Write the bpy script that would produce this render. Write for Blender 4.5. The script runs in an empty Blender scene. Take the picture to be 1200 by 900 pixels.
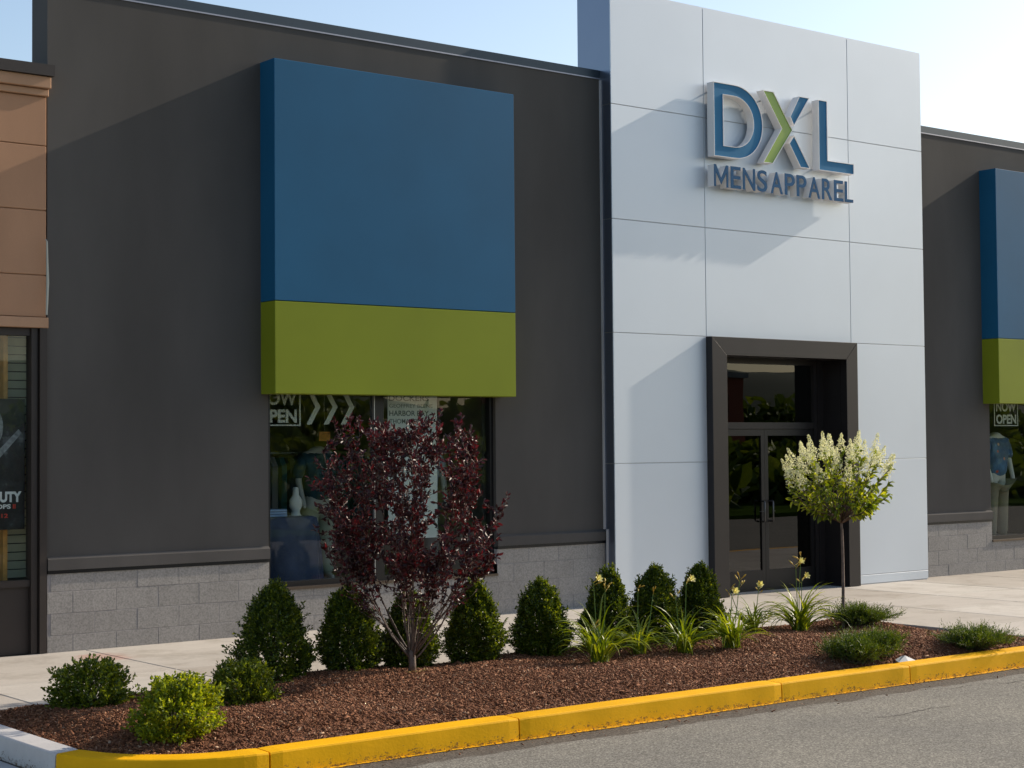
import bpy, math, random
import numpy as np
from mathutils import Vector, Matrix, Euler

C = bpy.context.scene.collection
# ------------------------------------------------------------------ camera
YAW, PIT, ROL = math.radians(38.227), math.radians(2.0207), math.radians(-0.47288)
d = Vector((math.sin(YAW)*math.cos(PIT), math.cos(YAW)*math.cos(PIT), math.sin(PIT)))
r0 = Vector((math.cos(YAW), -math.sin(YAW), 0)); u0 = r0.cross(d)
r = r0*math.cos(ROL) + u0*math.sin(ROL); u = -r0*math.sin(ROL) + u0*math.cos(ROL)
cd = bpy.data.cameras.new('camera'); cam = bpy.data.objects.new('camera', cd); C.objects.link(cam)
cd.sensor_width = 36; cd.lens = 60.0; cd.clip_end = 3000; cd.clip_start = 0.1
M4 = Matrix(((r.x, u.x, -d.x, 0), (r.y, u.y, -d.y, 0), (r.z, u.z, -d.z, 0), (0, 0, 0, 1)))
cam.matrix_world = Matrix.Translation((0, 0, 1.83)) @ M4
bpy.context.scene.camera = cam

# ------------------------------------------------------------------ light
SUN = Vector((1.0, -0.086, 0.504)).normalized()
ELEV = math.asin(SUN.z); ROT = math.atan2(SUN.x, SUN.y)
w = bpy.data.worlds.new('World'); bpy.context.scene.world = w; w.use_nodes = True
wn = w.node_tree; bg = wn.nodes['Background']
sky = wn.nodes.new('ShaderNodeTexSky'); sky.sky_type = 'NISHITA'; sky.sun_disc = False
sky.sun_elevation = ELEV; sky.sun_rotation = ROT; sky.air_density = 1.0; sky.dust_density = 1.5; sky.ozone_density = 0.7
wn.links.new(sky.outputs[0], bg.inputs[0]); bg.inputs[1].default_value = 0.14
sd = bpy.data.lights.new('sun', 'SUN'); sd.energy = 4.2; sd.angle = math.radians(0.5); sd.color = (1.0, 0.88, 0.72)
so = bpy.data.objects.new('sun', sd); C.objects.link(so)
so.rotation_euler = SUN.to_track_quat('Z', 'Y').to_euler()
so.location = (20, -4, 12)
vs = bpy.context.scene.view_settings
vs.view_transform = 'Standard'; vs.look = 'None'; vs.gamma = 1; vs.use_curve_mapping = False; vs.exposure = 0.42

# ------------------------------------------------------------------ helpers
def tag(o, label=None, cat=None, group=None, kind=None):
    if label: o['label'] = label
    if cat: o['category'] = cat
    if group: o['group'] = group
    if kind: o['kind'] = kind
    return o

def empty(name, loc=(0, 0, 0), parent=None):
    o = bpy.data.objects.new(name, None); o.empty_display_size = 0.2
    o.location = loc; C.objects.link(o)
    if parent: o.parent = parent
    return o

class MB:
    """collects polygons in world coordinates, builds one mesh object"""
    def __init__(s): s.v = []; s.f = []; s.m = []
    def add(s, vs_, fs, mi=0):
        b = len(s.v); s.v += [tuple(p) for p in vs_]
        s.f += [tuple(b+i for i in f) for f in fs]; s.m += [mi]*len(fs)
    def box(s, x0, x1, y0, y1, z0, z1, mi=0):
        v = [(x0,y0,z0),(x1,y0,z0),(x1,y1,z0),(x0,y1,z0),(x0,y0,z1),(x1,y0,z1),(x1,y1,z1),(x0,y1,z1)]
        s.add(v, [(0,3,2,1),(4,5,6,7),(0,1,5,4),(1,2,6,5),(2,3,7,6),(3,0,4,7)], mi)
    def cbox(s, x0, x1, y0, y1, z0, z1, c, mi=0):
        """box with a chamfer c on the edges of its front (-Y) face"""
        v = [(x0,y0+c,z0),(x1,y0+c,z0),(x1,y0+c,z1),(x0,y0+c,z1),
             (x0+c,y0,z0+c),(x1-c,y0,z0+c),(x1-c,y0,z1-c),(x0+c,y0,z1-c),
             (x0,y1,z0),(x1,y1,z0),(x1,y1,z1),(x0,y1,z1)]
        s.add(v, [(4,5,6,7),(0,1,5,4),(1,2,6,5),(2,3,7,6),(3,0,4,7),(8,9,1,0),(9,10,2,1),(10,11,3,2),(11,8,0,3),(8,11,10,9)], mi)
    def prism_y(s, pts, y0, y1, mi=0):
        """pts (x,z) outline extruded from y0 (front) to y1"""
        n = len(pts); v = [(x, y0, z) for x, z in pts]+[(x, y1, z) for x, z in pts]
        f = [tuple(range(n)), tuple(range(2*n-1, n-1, -1))]
        f += [(i, i+n, (i+1) % n+n, (i+1) % n) for i in range(n)]
        s.add(v, f, mi)
    def tube(s, pts, rad, n=6, mi=0, cap=True):
        pts = [Vector(p) for p in pts]; b = len(s.v); k = len(pts)
        if not hasattr(rad, '__len__'): rad = [rad]*k
        prev = None
        for i, p in enumerate(pts):
            t = (pts[min(i+1, k-1)]-pts[max(i-1, 0)])
            t = t.normalized() if t.length > 1e-9 else Vector((0, 0, 1))
            a = prev if prev is not None else Vector((1, 0, 0)) if abs(t.x) < .8 else Vector((0, 1, 0))
            a = (a-t*a.dot(t)); a = a.normalized() if a.length > 1e-6 else t.orthogonal().normalized()
            prev = a; c = t.cross(a)
            for j in range(n):
                q = 2*math.pi*j/n
                s.v.append(tuple(p+(a*math.cos(q)+c*math.sin(q))*rad[i]))
        for i in range(k-1):
            for j in range(n):
                s.f.append((b+i*n+j, b+i*n+(j+1) % n, b+(i+1)*n+(j+1) % n, b+(i+1)*n+j)); s.m.append(mi)
        if cap:
            s.f.append(tuple(b+j for j in range(n))[::-1]); s.m.append(mi)
            s.f.append(tuple(b+(k-1)*n+j for j in range(n))); s.m.append(mi)
    def loft(s, rings, mi=0):
        """rings of (cx,cy,z,rx,ry)"""
        n = 18; b = len(s.v)
        for cx, cy, z, rx, ry in rings:
            for j in range(n):
                q = 2*math.pi*j/n; s.v.append((cx+rx*math.cos(q), cy+ry*math.sin(q), z))
        for i in range(len(rings)-1):
            for j in range(n):
                s.f.append((b+i*n+j, b+i*n+(j+1) % n, b+(i+1)*n+(j+1) % n, b+(i+1)*n+j)); s.m.append(mi)
        s.f.append(tuple(b+j for j in range(n))[::-1]); s.m.append(mi)
        s.f.append(tuple(b+(len(rings)-1)*n+j for j in range(n))); s.m.append(mi)
    def build(s, name, mats, parent=None, smooth=False, bevel=0):
        me = bpy.data.meshes.new(name); 
        org = Vector((0, 0, 0))
        if parent is not None: org = world_loc(parent)
        elif s.v:
            a = np.array(s.v); org = Vector(((a[:,0].min()+a[:,0].max())/2, (a[:,1].min()+a[:,1].max())/2, a[:,2].min()))
        me.from_pydata([(x-org.x, y-org.y, z-org.z) for x, y, z in s.v], [], s.f)
        if not isinstance(mats, (list, tuple)): mats = [mats]
        for m in mats: me.materials.append(m)
        me.polygons.foreach_set('material_index', s.m)
        if smooth: me.polygons.foreach_set('use_smooth', [True]*len(s.f))
        me.update()
        o = bpy.data.objects.new(name, me); C.objects.link(o)
        if parent is not None: o.parent = parent
        else: o.location = org
        if bevel:
            md = o.modifiers.new('bevel', 'BEVEL'); md.width = bevel; md.segments = 2; md.limit_method = 'ANGLE'
        return o

def world_loc(o):
    l = Vector(o.location)
    while o.parent: o = o.parent; l += Vector(o.location)
    return l

def np_mesh(name, V, F, mat, parent=None, smooth=False):
    """V (n,3) world coords, F (m,k) faces; fast"""
    V = np.asarray(V, np.float32); F = np.asarray(F, np.int32)
    org = np.array(world_loc(parent)) if parent is not None else np.array([(V[:,0].min()+V[:,0].max())/2, (V[:,1].min()+V[:,1].max())/2, V[:,2].min()])
    V = V-org.astype(np.float32)
    me = bpy.data.meshes.new(name); m, k = F.shape
    me.vertices.add(len(V)); me.vertices.foreach_set('co', V.ravel())
    me.loops.add(m*k); me.loops.foreach_set('vertex_index', F.ravel())
    me.polygons.add(m); me.polygons.foreach_set('loop_start', np.arange(0, m*k, k, dtype=np.int32))
    me.polygons.foreach_set('loop_total', np.full(m, k, np.int32))
    if smooth: me.polygons.foreach_set('use_smooth', np.ones(m, bool))
    me.materials.append(mat); me.update(calc_edges=True); me.validate()
    o = bpy.data.objects.new(name, me); C.objects.link(o)
    if parent is not None: o.parent = parent
    else: o.location = org
    return o

def text_mesh(body, x0, x1, z0, z1, y, depth, bold=0.0, spacing=1.0):
    """built-in font, fitted into the box, standing in the XZ plane facing -Y; returns verts, faces"""
    cu = bpy.data.curves.new('t', 'FONT'); cu.body = body; cu.extrude = depth/2; cu.offset = bold; cu.space_character = spacing
    cu.resolution_u = 6
    ob = bpy.data.objects.new('t', cu); C.objects.link(ob)
    dg = bpy.context.evaluated_depsgraph_get(); me = bpy.data.meshes.new_from_object(ob.evaluated_get(dg))
    co = np.array([v.co[:] for v in me.vertices]); fs = [tuple(p.vertices) for p in me.polygons]
    bpy.data.objects.remove(ob); bpy.data.meshes.remove(me)
    mn = co.min(0); mx = co.max(0)
    X = x0+(co[:,0]-mn[0])/(mx[0]-mn[0])*(x1-x0); Z = z0+(co[:,1]-mn[1])/(mx[1]-mn[1])*(z1-z0)
    Y = y-(co[:,2]-mn[2])
    return list(zip(X, Y, Z)), fs

# ------------------------------------------------------------------ materials
def mat(name): 
    m = bpy.data.materials.new(name); m.use_nodes = True
    nt = m.node_tree; return m, nt, nt.nodes['Principled BSDF']
def N(nt, t, **kw):
    n = nt.nodes.new(t)
    for k, v in kw.items(): setattr(n, k, v)
    return n
def ramp(nt, fac, stops):
    c = N(nt, 'ShaderNodeValToRGB'); el = c.color_ramp.elements
    while len(el) < len(stops): el.new(0.5)
    for e, (p, col) in zip(el, stops): e.position = p; e.color = (*col, 1)
    nt.links.new(fac, c.inputs[0]); return c
def objco(nt, scale=(1, 1, 1)):
    t = N(nt, 'ShaderNodeTexCoord'); mp = N(nt, 'ShaderNodeMapping'); mp.inputs['Scale'].default_value = scale
    nt.links.new(t.outputs['Object'], mp.inputs[0]); return mp.outputs[0]
def noise(nt, co, scale, detail=4, rough=0.55):
    n = N(nt, 'ShaderNodeTexNoise'); n.inputs['Scale'].default_value = scale; n.inputs['Detail'].default_value = detail
    n.inputs['Roughness'].default_value = rough; nt.links.new(co, n.inputs['Vector']); return n.outputs['Fac']
def bump(nt, b, h, strength, dist=0.01):
    n = N(nt, 'ShaderNodeBump'); n.inputs['Strength'].default_value = strength; n.inputs['Distance'].default_value = dist
    nt.links.new(h, n.inputs['Height']); nt.links.new(n.outputs[0], b.inputs['Normal']); return n
def plain(name, col, rough=0.6, metal=0.0, var=0.12, vscale=1.5, bscale=0, bstr=0.1, bdist=0.004, coat=0):
    m, nt, b = mat(name); co = objco(nt)
    f = noise(nt, co, vscale, 5)
    c = ramp(nt, f, [(0.3, tuple(x*(1-var) for x in col)), (0.7, tuple(min(1, x*(1+var)) for x in col))])
    nt.links.new(c.outputs[0], b.inputs['Base Color'])
    b.inputs['Roughness'].default_value = rough; b.inputs['Metallic'].default_value = metal
    if coat: b.inputs['Coat Weight'].default_value = coat; b.inputs['Coat Roughness'].default_value = 0.15
    if bscale: bump(nt, b, noise(nt, co, bscale, 3), bstr, bdist)
    return m

def stucco(name, col):
    m, nt, b = mat(name); co = objco(nt)
    f1 = noise(nt, objco(nt, (1, 1, 0.35)), 0.9, 5); f2 = noise(nt, co, 160, 2)
    mx = N(nt, 'ShaderNodeMath', operation='MULTIPLY_ADD'); nt.links.new(f2, mx.inputs[0]); mx.inputs[1].default_value = 0.25; nt.links.new(f1, mx.inputs[2])
    c = ramp(nt, mx.outputs[0], [(0.42, tuple(x*.80 for x in col)), (0.80, tuple(x*1.16 for x in col))])
    nt.links.new(c.outputs[0], b.inputs['Base Color']); b.inputs['Roughness'].default_value = 0.9
    b.inputs['Specular IOR Level'].default_value = 0.25
    bump(nt, b, f2, 0.18, 0.0015); return m

m_stucco = stucco('dark_stucco', (0.083, 0.077, 0.072))
m_belt = stucco('belt_stucco', (0.086, 0.080, 0.076))
m_tan = stucco('tan_stucco', (0.40, 0.225, 0.135))
m_tan2 = stucco('tan_trim', (0.42, 0.25, 0.155))
m_coping = plain('coping_metal', (0.035, 0.05, 0.065), 0.4, 0.5, 0.1, 3)
m_drip = plain('drip_edge', (0.30, 0.30, 0.34), 0.4, 0.6)
m_brown = plain('brown_coping', (0.035, 0.026, 0.022), 0.5, 0.2)

def acm(name, col, metal, rough, mott=0.02):
    m, nt, b = mat(name); co = objco(nt)
    f = noise(nt, co, 1.1, 3)
    c = ramp(nt, f, [(0.3, tuple(x*(1-mott) for x in col)), (0.7, tuple(x*(1+mott) for x in col))])
    nt.links.new(c.outputs[0], b.inputs['Base Color']); b.inputs['Metallic'].default_value = metal; b.inputs['Roughness'].default_value = rough
    bump(nt, b, noise(nt, co, 0.7, 1), 0.06, 0.02)      # slight oil-canning of sheet
    return m
m_silver = acm('silver_panel', (0.60, 0.655, 0.72), 0.30, 0.42)
m_joint = plain('panel_joint', (0.42, 0.43, 0.45), 0.6)
m_trim = plain('corner_trim_paint', (0.42, 0.42, 0.44), 0.6)
m_silver_shaded = acm('silver_panel_shaded', (0.22, 0.25, 0.32), 0.85, 0.3)  # same silver panel, shade of the tower sides put into a darker colour
m_blue = acm('blue_panel', (0.013, 0.102, 0.208), 0.0, 0.5, 0.06)
m_blue.node_tree.nodes['Principled BSDF'].inputs['Specular IOR Level'].default_value = 0.15
m_green = acm('green_panel', (0.200, 0.240, 0.016), 0.0, 0.5, 0.06)
m_green.node_tree.nodes['Principled BSDF'].inputs['Specular IOR Level'].default_value = 0.15
m_bronze = plain('dark_bronze', (0.022, 0.019, 0.020), 0.38, 0.4, 0.1, 2)
m_black = plain('black_frame', (0.012, 0.011, 0.012), 0.35, 0.3)
m_alu = plain('mill_aluminium', (0.42, 0.42, 0.42), 0.35, 0.8)
m_handle = plain('handle_metal', (0.10, 0.10, 0.10), 0.3, 0.8)
m_sill = plain('sill_metal', (0.10, 0.075, 0.055), 0.4, 0.5)
m_letter_side = plain('letter_return', (0.86, 0.84, 0.83), 0.5, 0.0, 0.03)
m_lblue = plain('letter_blue', (0.028, 0.17, 0.33), 0.4, 0, 0.08, 2)
m_sblue = plain('small_letter_blue', (0.008, 0.085, 0.20), 0.6)
for q_ in (m_sblue, m_lblue): q_.node_tree.nodes['Principled BSDF'].inputs['Specular IOR Level'].default_value = 0.1
m_lgreen = plain('letter_green', (0.24, 0.37, 0.03), 0.28, 0, 0.08, 2)

def block_mat():
    m, nt, b = mat('concrete_block'); co = objco(nt)
    isl = N(nt, 'ShaderNodeNewGeometry').outputs['Random Per Island']
    sp = N(nt, 'ShaderNodeTexVoronoi'); sp.inputs['Scale'].default_value = 55; nt.links.new(co, sp.inputs['Vector'])
    f = noise(nt, co, 60, 3, 0.7); f2 = noise(nt, co, 3.0, 4)
    a = ramp(nt, f, [(0.32, (0.20, 0.188, 0.174)), (0.6, (0.315, 0.295, 0.275))])
    mixi = N(nt, 'ShaderNodeMix', data_type='RGBA', blend_type='MULTIPLY'); mixi.inputs['Factor'].default_value = 1
    t = N(nt, 'ShaderNodeMath', operation='MULTIPLY_ADD'); nt.links.new(isl, t.inputs[0]); t.inputs[1].default_value = 0.10; t.inputs[2].default_value = 0.95
    t2 = N(nt, 'ShaderNodeMath', operation='MULTIPLY_ADD'); nt.links.new(f2, t2.inputs[0]); t2.inputs[1].default_value = 0.3; t2.inputs[2].default_value = 0.86
    t3 = N(nt, 'ShaderNodeMath', operation='MULTIPLY'); nt.links.new(t.outputs[0], t3.inputs[0]); nt.links.new(t2.outputs[0], t3.inputs[1])
    nt.links.new(a.outputs[0], mixi.inputs['A']); nt.links.new(t3.outputs[0], mixi.inputs['B'])
    # pale aggregate specks
    th = ramp(nt, sp.outputs['Distance'], [(0.10, (1, 1, 1)), (0.17, (0, 0, 0))])
    sel = N(nt, 'ShaderNodeMath', operation='GREATER_THAN'); nt.links.new(sp.outputs['Color'], sel.inputs[0]); sel.inputs[1].default_value = 0.66
    mm = N(nt, 'ShaderNodeMath', operation='MULTIPLY'); nt.links.new(th.outputs[0], mm.inputs[0]); nt.links.new(sel.outputs[0], mm.inputs[1])
    mix2 = N(nt, 'ShaderNodeMix', data_type='RGBA'); nt.links.new(mm.outputs[0], mix2.inputs['Factor'])
    nt.links.new(mixi.outputs['Result'], mix2.inputs['A']); mix2.inputs['B'].default_value = (0.5, 0.48, 0.46, 1)
    nt.links.new(mix2.outputs['Result'], b.inputs['Base Color']); b.inputs['Roughness'].default_value = 0.85
    bump(nt, b, f, 0.35, 0.003); return m
m_block = block_mat()
m_mortar = plain('mortar', (0.25, 0.235, 0.235), 0.95, 0, 0.15, 12, 90, 0.3)

def walk_mat():
    m, nt, b = mat('sidewalk_concrete'); co = objco(nt)
    tc = N(nt, 'ShaderNodeTexCoord')
    isl = N(nt, 'ShaderNodeNewGeometry').outputs['Random Per Island']
    base = ramp(nt, isl, [(0.0, (0.41, 0.365, 0.31)), (0.5, (0.47, 0.425, 0.37)), (1.0, (0.53, 0.49, 0.43))])
    f = noise(nt, co, 0.8, 6, 0.65); g = noise(nt, co, 45, 3); st = noise(nt, objco(nt, (0.5, 3, 1)), 2.2, 5)
    a = N(nt, 'ShaderNodeMath', operation='MULTIPLY_ADD'); nt.links.new(f, a.inputs[0]); a.inputs[1].default_value = 0.36; a.inputs[2].default_value = 0.62
    a2 = N(nt, 'ShaderNodeMath', operation='MULTIPLY_ADD'); nt.links.new(g, a2.inputs[0]); a2.inputs[1].default_value = 0.22; nt.links.new(a.outputs[0], a2.inputs[2])
    a3 = N(nt, 'ShaderNodeMath', operation='MULTIPLY_ADD'); nt.links.new(st, a3.inputs[0]); a3.inputs[1].default_value = 0.22; nt.links.new(a2.outputs[0], a3.inputs[2])
    mx = N(nt, 'ShaderNodeMix', data_type='RGBA', blend_type='MULTIPLY'); mx.inputs['Factor'].default_value = 1
    nt.links.new(base.outputs[0], mx.inputs['A']); nt.links.new(a3.outputs[0], mx.inputs['B'])
    # rusty red marking-paint stain near the wall corner (a stain that stays put)
    g0 = N(nt, 'ShaderNodeNewGeometry'); sub = N(nt, 'ShaderNodeMapping'); 
    sub.inputs['Location'].default_value = (-6.45/0.55, -13.95/0.75, 0); sub.inputs['Scale'].default_value = (1/0.55, 1/0.75, 0)
    nt.links.new(g0.outputs['Position'], sub.inputs[0])
    ln = N(nt, 'ShaderNodeVectorMath', operation='LENGTH'); nt.links.new(sub.outputs[0], ln.inputs[0])
    nz = noise(nt, co, 4.5, 5, 0.7); ad = N(nt, 'ShaderNodeMath', operation='ADD'); nt.links.new(ln.outputs['Value'], ad.inputs[0]); nt.links.new(nz, ad.inputs[1])
    msk = ramp(nt, ad.outputs[0], [(0.72, (0.42, 0.42, 0.42)), (1.0, (0.0, 0.0, 0.0))])
    m2 = N(nt, 'ShaderNodeMix', data_type='RGBA'); nt.links.new(msk.outputs[0], m2.inputs['Factor']); nt.links.new(mx.outputs['Result'], m2.inputs['A'])
    m2.inputs['B'].default_value = (0.46, 0.16, 0.10, 1)
    # darker grime blotches
    dk = noise(nt, co, 2.1, 6, 0.7); dr = ramp(nt, dk, [(0.34, (0.80, 0.78, 0.75)), (0.5, (1, 1, 1))])
    m3 = N(nt, 'ShaderNodeMix', data_type='RGBA', blend_type='MULTIPLY'); m3.inputs['Factor'].default_value = 1
    nt.links.new(m2.outputs['Result'], m3.inputs['A']); nt.links.new(dr.outputs[0], m3.inputs['B'])
    nt.links.new(m3.outputs['Result'], b.inputs['Base Color']); b.inputs['Roughness'].default_value = 0.85
    bump(nt, b, g, 0.25, 0.002); return m
m_walk = walk_mat()
m_dirt = plain('joint_dirt', (0.08, 0.07, 0.06), 0.95, 0, 0.3, 20)

def asphalt_mat():
    m, nt, b = mat('asphalt'); co = objco(nt)
    v = N(nt, 'ShaderNodeTexVoronoi'); v.inputs['Scale'].default_value = 105; nt.links.new(co, v.inputs['Vector'])
    bw = N(nt, 'ShaderNodeRGBToBW'); nt.links.new(v.outputs['Color'], bw.inputs[0])
    c1 = ramp(nt, bw.outputs[0], [(0.15, (0.120, 0.113, 0.097)), (0.5, (0.185, 0.174, 0.148)), (0.85, (0.325, 0.307, 0.262))])
    f = noise(nt, co, 0.9, 6, 0.6); c2 = ramp(nt, f, [(0.36, (0.88, 0.88, 0.89)), (0.64, (1.08, 1.07, 1.05))])
    mx = N(nt, 'ShaderNodeMix', data_type='RGBA', blend_type='MULTIPLY'); mx.inputs['Factor'].default_value = 1
    nt.links.new(c1.outputs[0], mx.inputs['A']); nt.links.new(c2.outputs[0], mx.inputs['B'])
    # dark sealed strip in the gutter line beside the kerb, ragged outer edge
    g0 = N(nt, 'ShaderNodeNewGeometry'); sx = N(nt, 'ShaderNodeSeparateXYZ'); nt.links.new(g0.outputs['Position'], sx.inputs[0])
    n2 = noise(nt, objco(nt, (0.5, 2, 1)), 3.2, 6, 0.7)
    y = N(nt, 'ShaderNodeMath', operation='MULTIPLY_ADD'); nt.links.new(n2, y.inputs[0]); y.inputs[1].default_value = 0.42; nt.links.new(sx.outputs['Y'], y.inputs[2])
    e = ramp(nt, y.outputs[0], [(0, (0, 0, 0)), (1, (1, 1, 1))])
    mr = N(nt, 'ShaderNodeMapRange'); nt.links.new(y.outputs[0], mr.inputs[0]); mr.inputs[1].default_value = 8.93; mr.inputs[2].default_value = 8.97
    nt.nodes.remove(e)
    m2 = N(nt, 'ShaderNodeMix', data_type='RGBA', blend_type='MULTIPLY')
    fm = N(nt, 'ShaderNodeMath', operation='MULTIPLY'); nt.links.new(mr.outputs[0], fm.inputs[0]); fm.inputs[1].default_value = 0.85
    nt.links.new(fm.outputs[0], m2.inputs['Factor']); nt.links.new(mx.outputs['Result'], m2.inputs['A']); m2.inputs['B'].default_value = (0.42, 0.37, 0.35, 1)
    nt.links.new(m2.outputs['Result'], b.inputs['Base Color']); b.inputs['Roughness'].default_value = 0.9; b.inputs['Specular IOR Level'].default_value = 0.15
    bump(nt, b, bw.outputs[0], 0.35, 0.003); return m
m_asphalt = asphalt_mat()

def paint_mat(name, col, chip):
    m, nt, b = mat(name); co = objco(nt)
    f = noise(nt, co, 2.4, 6, 0.65); g = noise(nt, co, 55, 3)
    c = ramp(nt, f, [(0.28, tuple(x*.82 for x in col)), (0.6, col)])
    k = noise(nt, co, 16, 7, 0.75); kr = ramp(nt, k, [(0.69, (0, 0, 0)), (0.73, (1, 1, 1))])
    mx = N(nt, 'ShaderNodeMix', data_type='RGBA'); nt.links.new(kr.outputs[0], mx.inputs['Factor']); nt.links.new(c.outputs[0], mx.inputs['A']); mx.inputs['B'].default_value = (*chip, 1)
    gp = N(nt, 'ShaderNodeNewGeometry'); sz = N(nt, 'ShaderNodeSeparateXYZ'); nt.links.new(gp.outputs['Position'], sz.inputs[0])
    mr = N(nt, 'ShaderNodeMapRange'); nt.links.new(sz.outputs['Z'], mr.inputs[0]); mr.inputs[1].default_value = -0.155; mr.inputs[2].default_value = -0.05; mr.inputs[3].default_value = 0.20; mr.inputs[4].default_value = 0.0
    dn = noise(nt, objco(nt, (1, 1, 1.6)), 30, 6, 0.8); ds = N(nt, 'ShaderNodeMath', operation='ADD'); nt.links.new(mr.outputs[0], ds.inputs[0]); nt.links.new(dn, ds.inputs[1])
    dm = ramp(nt, ds.outputs[0], [(0.66, (0, 0, 0)), (0.72, (.85, .85, .85))])
    md = N(nt, 'ShaderNodeMix', data_type='RGBA'); nt.links.new(dm.outputs[0], md.inputs['Factor']); nt.links.new(mx.outputs['Result'], md.inputs['A']); md.inputs['B'].default_value = (0.13, 0.07, 0.03, 1)
    mx = md
    nt.links.new(mx.outputs['Result'], b.inputs['Base Color']); b.inputs['Roughness'].default_value = 0.6; b.inputs['Specular IOR Level'].default_value = 0.15
    bump(nt, b, g, 0.35, 0.003); return m
m_yellow = paint_mat('yellow_kerb_paint', (0.90, 0.46, 0.002), (0.42, 0.19, 0.03))
m_whitek = paint_mat('bare_kerb_concrete', (0.60, 0.58, 0.56), (0.24, 0.22, 0.20))
m_pan = plain('gutter_concrete', (0.46, 0.45, 0.43), 0.85, 0, 0.15, 3, 60, 0.3)

def mulch_mat(name, isl, dark=1.0):
    m, nt, b = mat(name); co = objco(nt)
    if isl:
        f = N(nt, 'ShaderNodeNewGeometry').outputs['Random Per Island']
    else: f = noise(nt, co, 42, 6, 0.8)
    c = ramp(nt, f, [(0.0 if isl else .3, (0.110, 0.040, 0.018)), (0.30 if isl else .45, (0.170, 0.065, 0.029)), (0.70 if isl else .6, (0.235, 0.098, 0.045)), (0.94 if isl else .75, (0.30, 0.150, 0.078)), (1.0, (0.46, 0.32, 0.21))])
    nt.links.new(c.outputs[0], b.inputs['Base Color']); b.inputs['Roughness'].default_value = 0.85
    b.inputs['Specular IOR Level'].default_value = 0.3
    if not isl: bump(nt, b, f, 1.0, 0.02)
    return m
m_mulch = mulch_mat('mulch_base', False); m_chip = mulch_mat('mulch_chips', True)

def leaf_mat(name, cols, rough=0.45, trans=0.3, tcol=None):
    m, nt, b = mat(name)
    f = N(nt, 'ShaderNodeNewGeometry').outputs['Random Per Island']
    n = len(cols); c = ramp(nt, f, [(i/(n-1), cols[i]) for i in range(n)])
    nt.links.new(c.outputs[0], b.inputs['Base Color']); b.inputs['Roughness'].default_value = rough
    if trans:
        t = N(nt, 'ShaderNodeBsdfTranslucent'); mx = N(nt, 'ShaderNodeMixShader'); mx.inputs[0].default_value = trans
        mm = N(nt, 'ShaderNodeMix', data_type='RGBA', blend_type='MULTIPLY'); mm.inputs['Factor'].default_value = 1
        nt.links.new(c.outputs[0], mm.inputs['A']); mm.inputs['B'].default_value = (*(tcol or (1.7, 1.55, 0.4)), 1)
        nt.links.new(mm.outputs['Result'], t.inputs[0])
        nt.links.new(b.outputs[0], mx.inputs[1]); nt.links.new(t.outputs[0], mx.inputs[2])
        nt.links.new(mx.outputs[0], nt.nodes['Material Output'].inputs[0])
    return m
m_box = leaf_mat('boxwood_leaf', [(0.024, 0.044, 0.007), (0.055, 0.090, 0.010), (0.10, 0.145, 0.013), (0.25, 0.29, 0.026)], 0.32, 0.32)
m_low = leaf_mat('low_shrub_leaf', [(0.040, 0.070, 0.008), (0.11, 0.155, 0.012), (0.24, 0.28, 0.02)], 0.45, 0.35)
m_spirea = leaf_mat('bright_shrub_leaf', [(0.07, 0.115, 0.008), (0.20, 0.26, 0.012), (0.40, 0.43, 0.025)], 0.45, 0.4)
m_purple = leaf_mat('purple_leaf', [(0.022, 0.011, 0.013), (0.034, 0.012, 0.014), (0.052, 0.013, 0.016), (0.12, 0.015, 0.020)], 0.45, 0.22, (2.0, 0.7, 0.7))
m_hyd = leaf_mat('hydrangea_leaf', [(0.05, 0.085, 0.008), (0.11, 0.16, 0.012), (0.22, 0.28, 0.018), (0.42, 0.46, 0.035)], 0.45, 0.42)
m_floret = leaf_mat('hydrangea_floret', [(0.58, 0.60, 0.22), (0.80, 0.80, 0.46), (0.90, 0.87, 0.68), (0.90, 0.88, 0.78)], 0.7, 0.45, (1, 1, 0.9))
m_blade = leaf_mat('daylily_leaf', [(0.08, 0.125, 0.010), (0.17, 0.235, 0.016), (0.33, 0.37, 0.03)], 0.4, 0.35)
m_petal = leaf_mat('daylily_petal', [(0.80, 0.72, 0.22), (0.82, 0.76, 0.34), (0.80, 0.60, 0.16)], 0.5, 0.4, (1, 1, 0.8))
m_bud = leaf_mat('daylily_bud', [(0.30, 0.34, 0.05), (0.55, 0.42, 0.07), (0.42, 0.20, 0.05)], 0.5, 0.2)
m_scape = plain('daylily_stalk', (0.14, 0.22, 0.04), 0.5)
m_jun = leaf_mat('juniper_leaf', [(0.024, 0.052, 0.005), (0.065, 0.110, 0.008), (0.16, 0.215, 0.014)], 0.5, 0.25)
m_bark = plain('grey_brown_bark', (0.15, 0.105, 0.085), 0.8, 0, 0.35, 18, 120, 0.5)
m_bark2 = plain('purple_brown_bark', (0.115, 0.075, 0.055), 0.6, 0, 0.4, 22, 120, 0.4)
m_twig = plain('green_brown_twig', (0.08, 0.07, 0.035), 0.8, 0, 0.3, 10)
m_tree = leaf_mat('distant_tree_leaf', [(0.06, 0.10, 0.012), (0.12, 0.18, 0.02), (0.20, 0.26, 0.03)], 0.6, 0.25)

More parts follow.
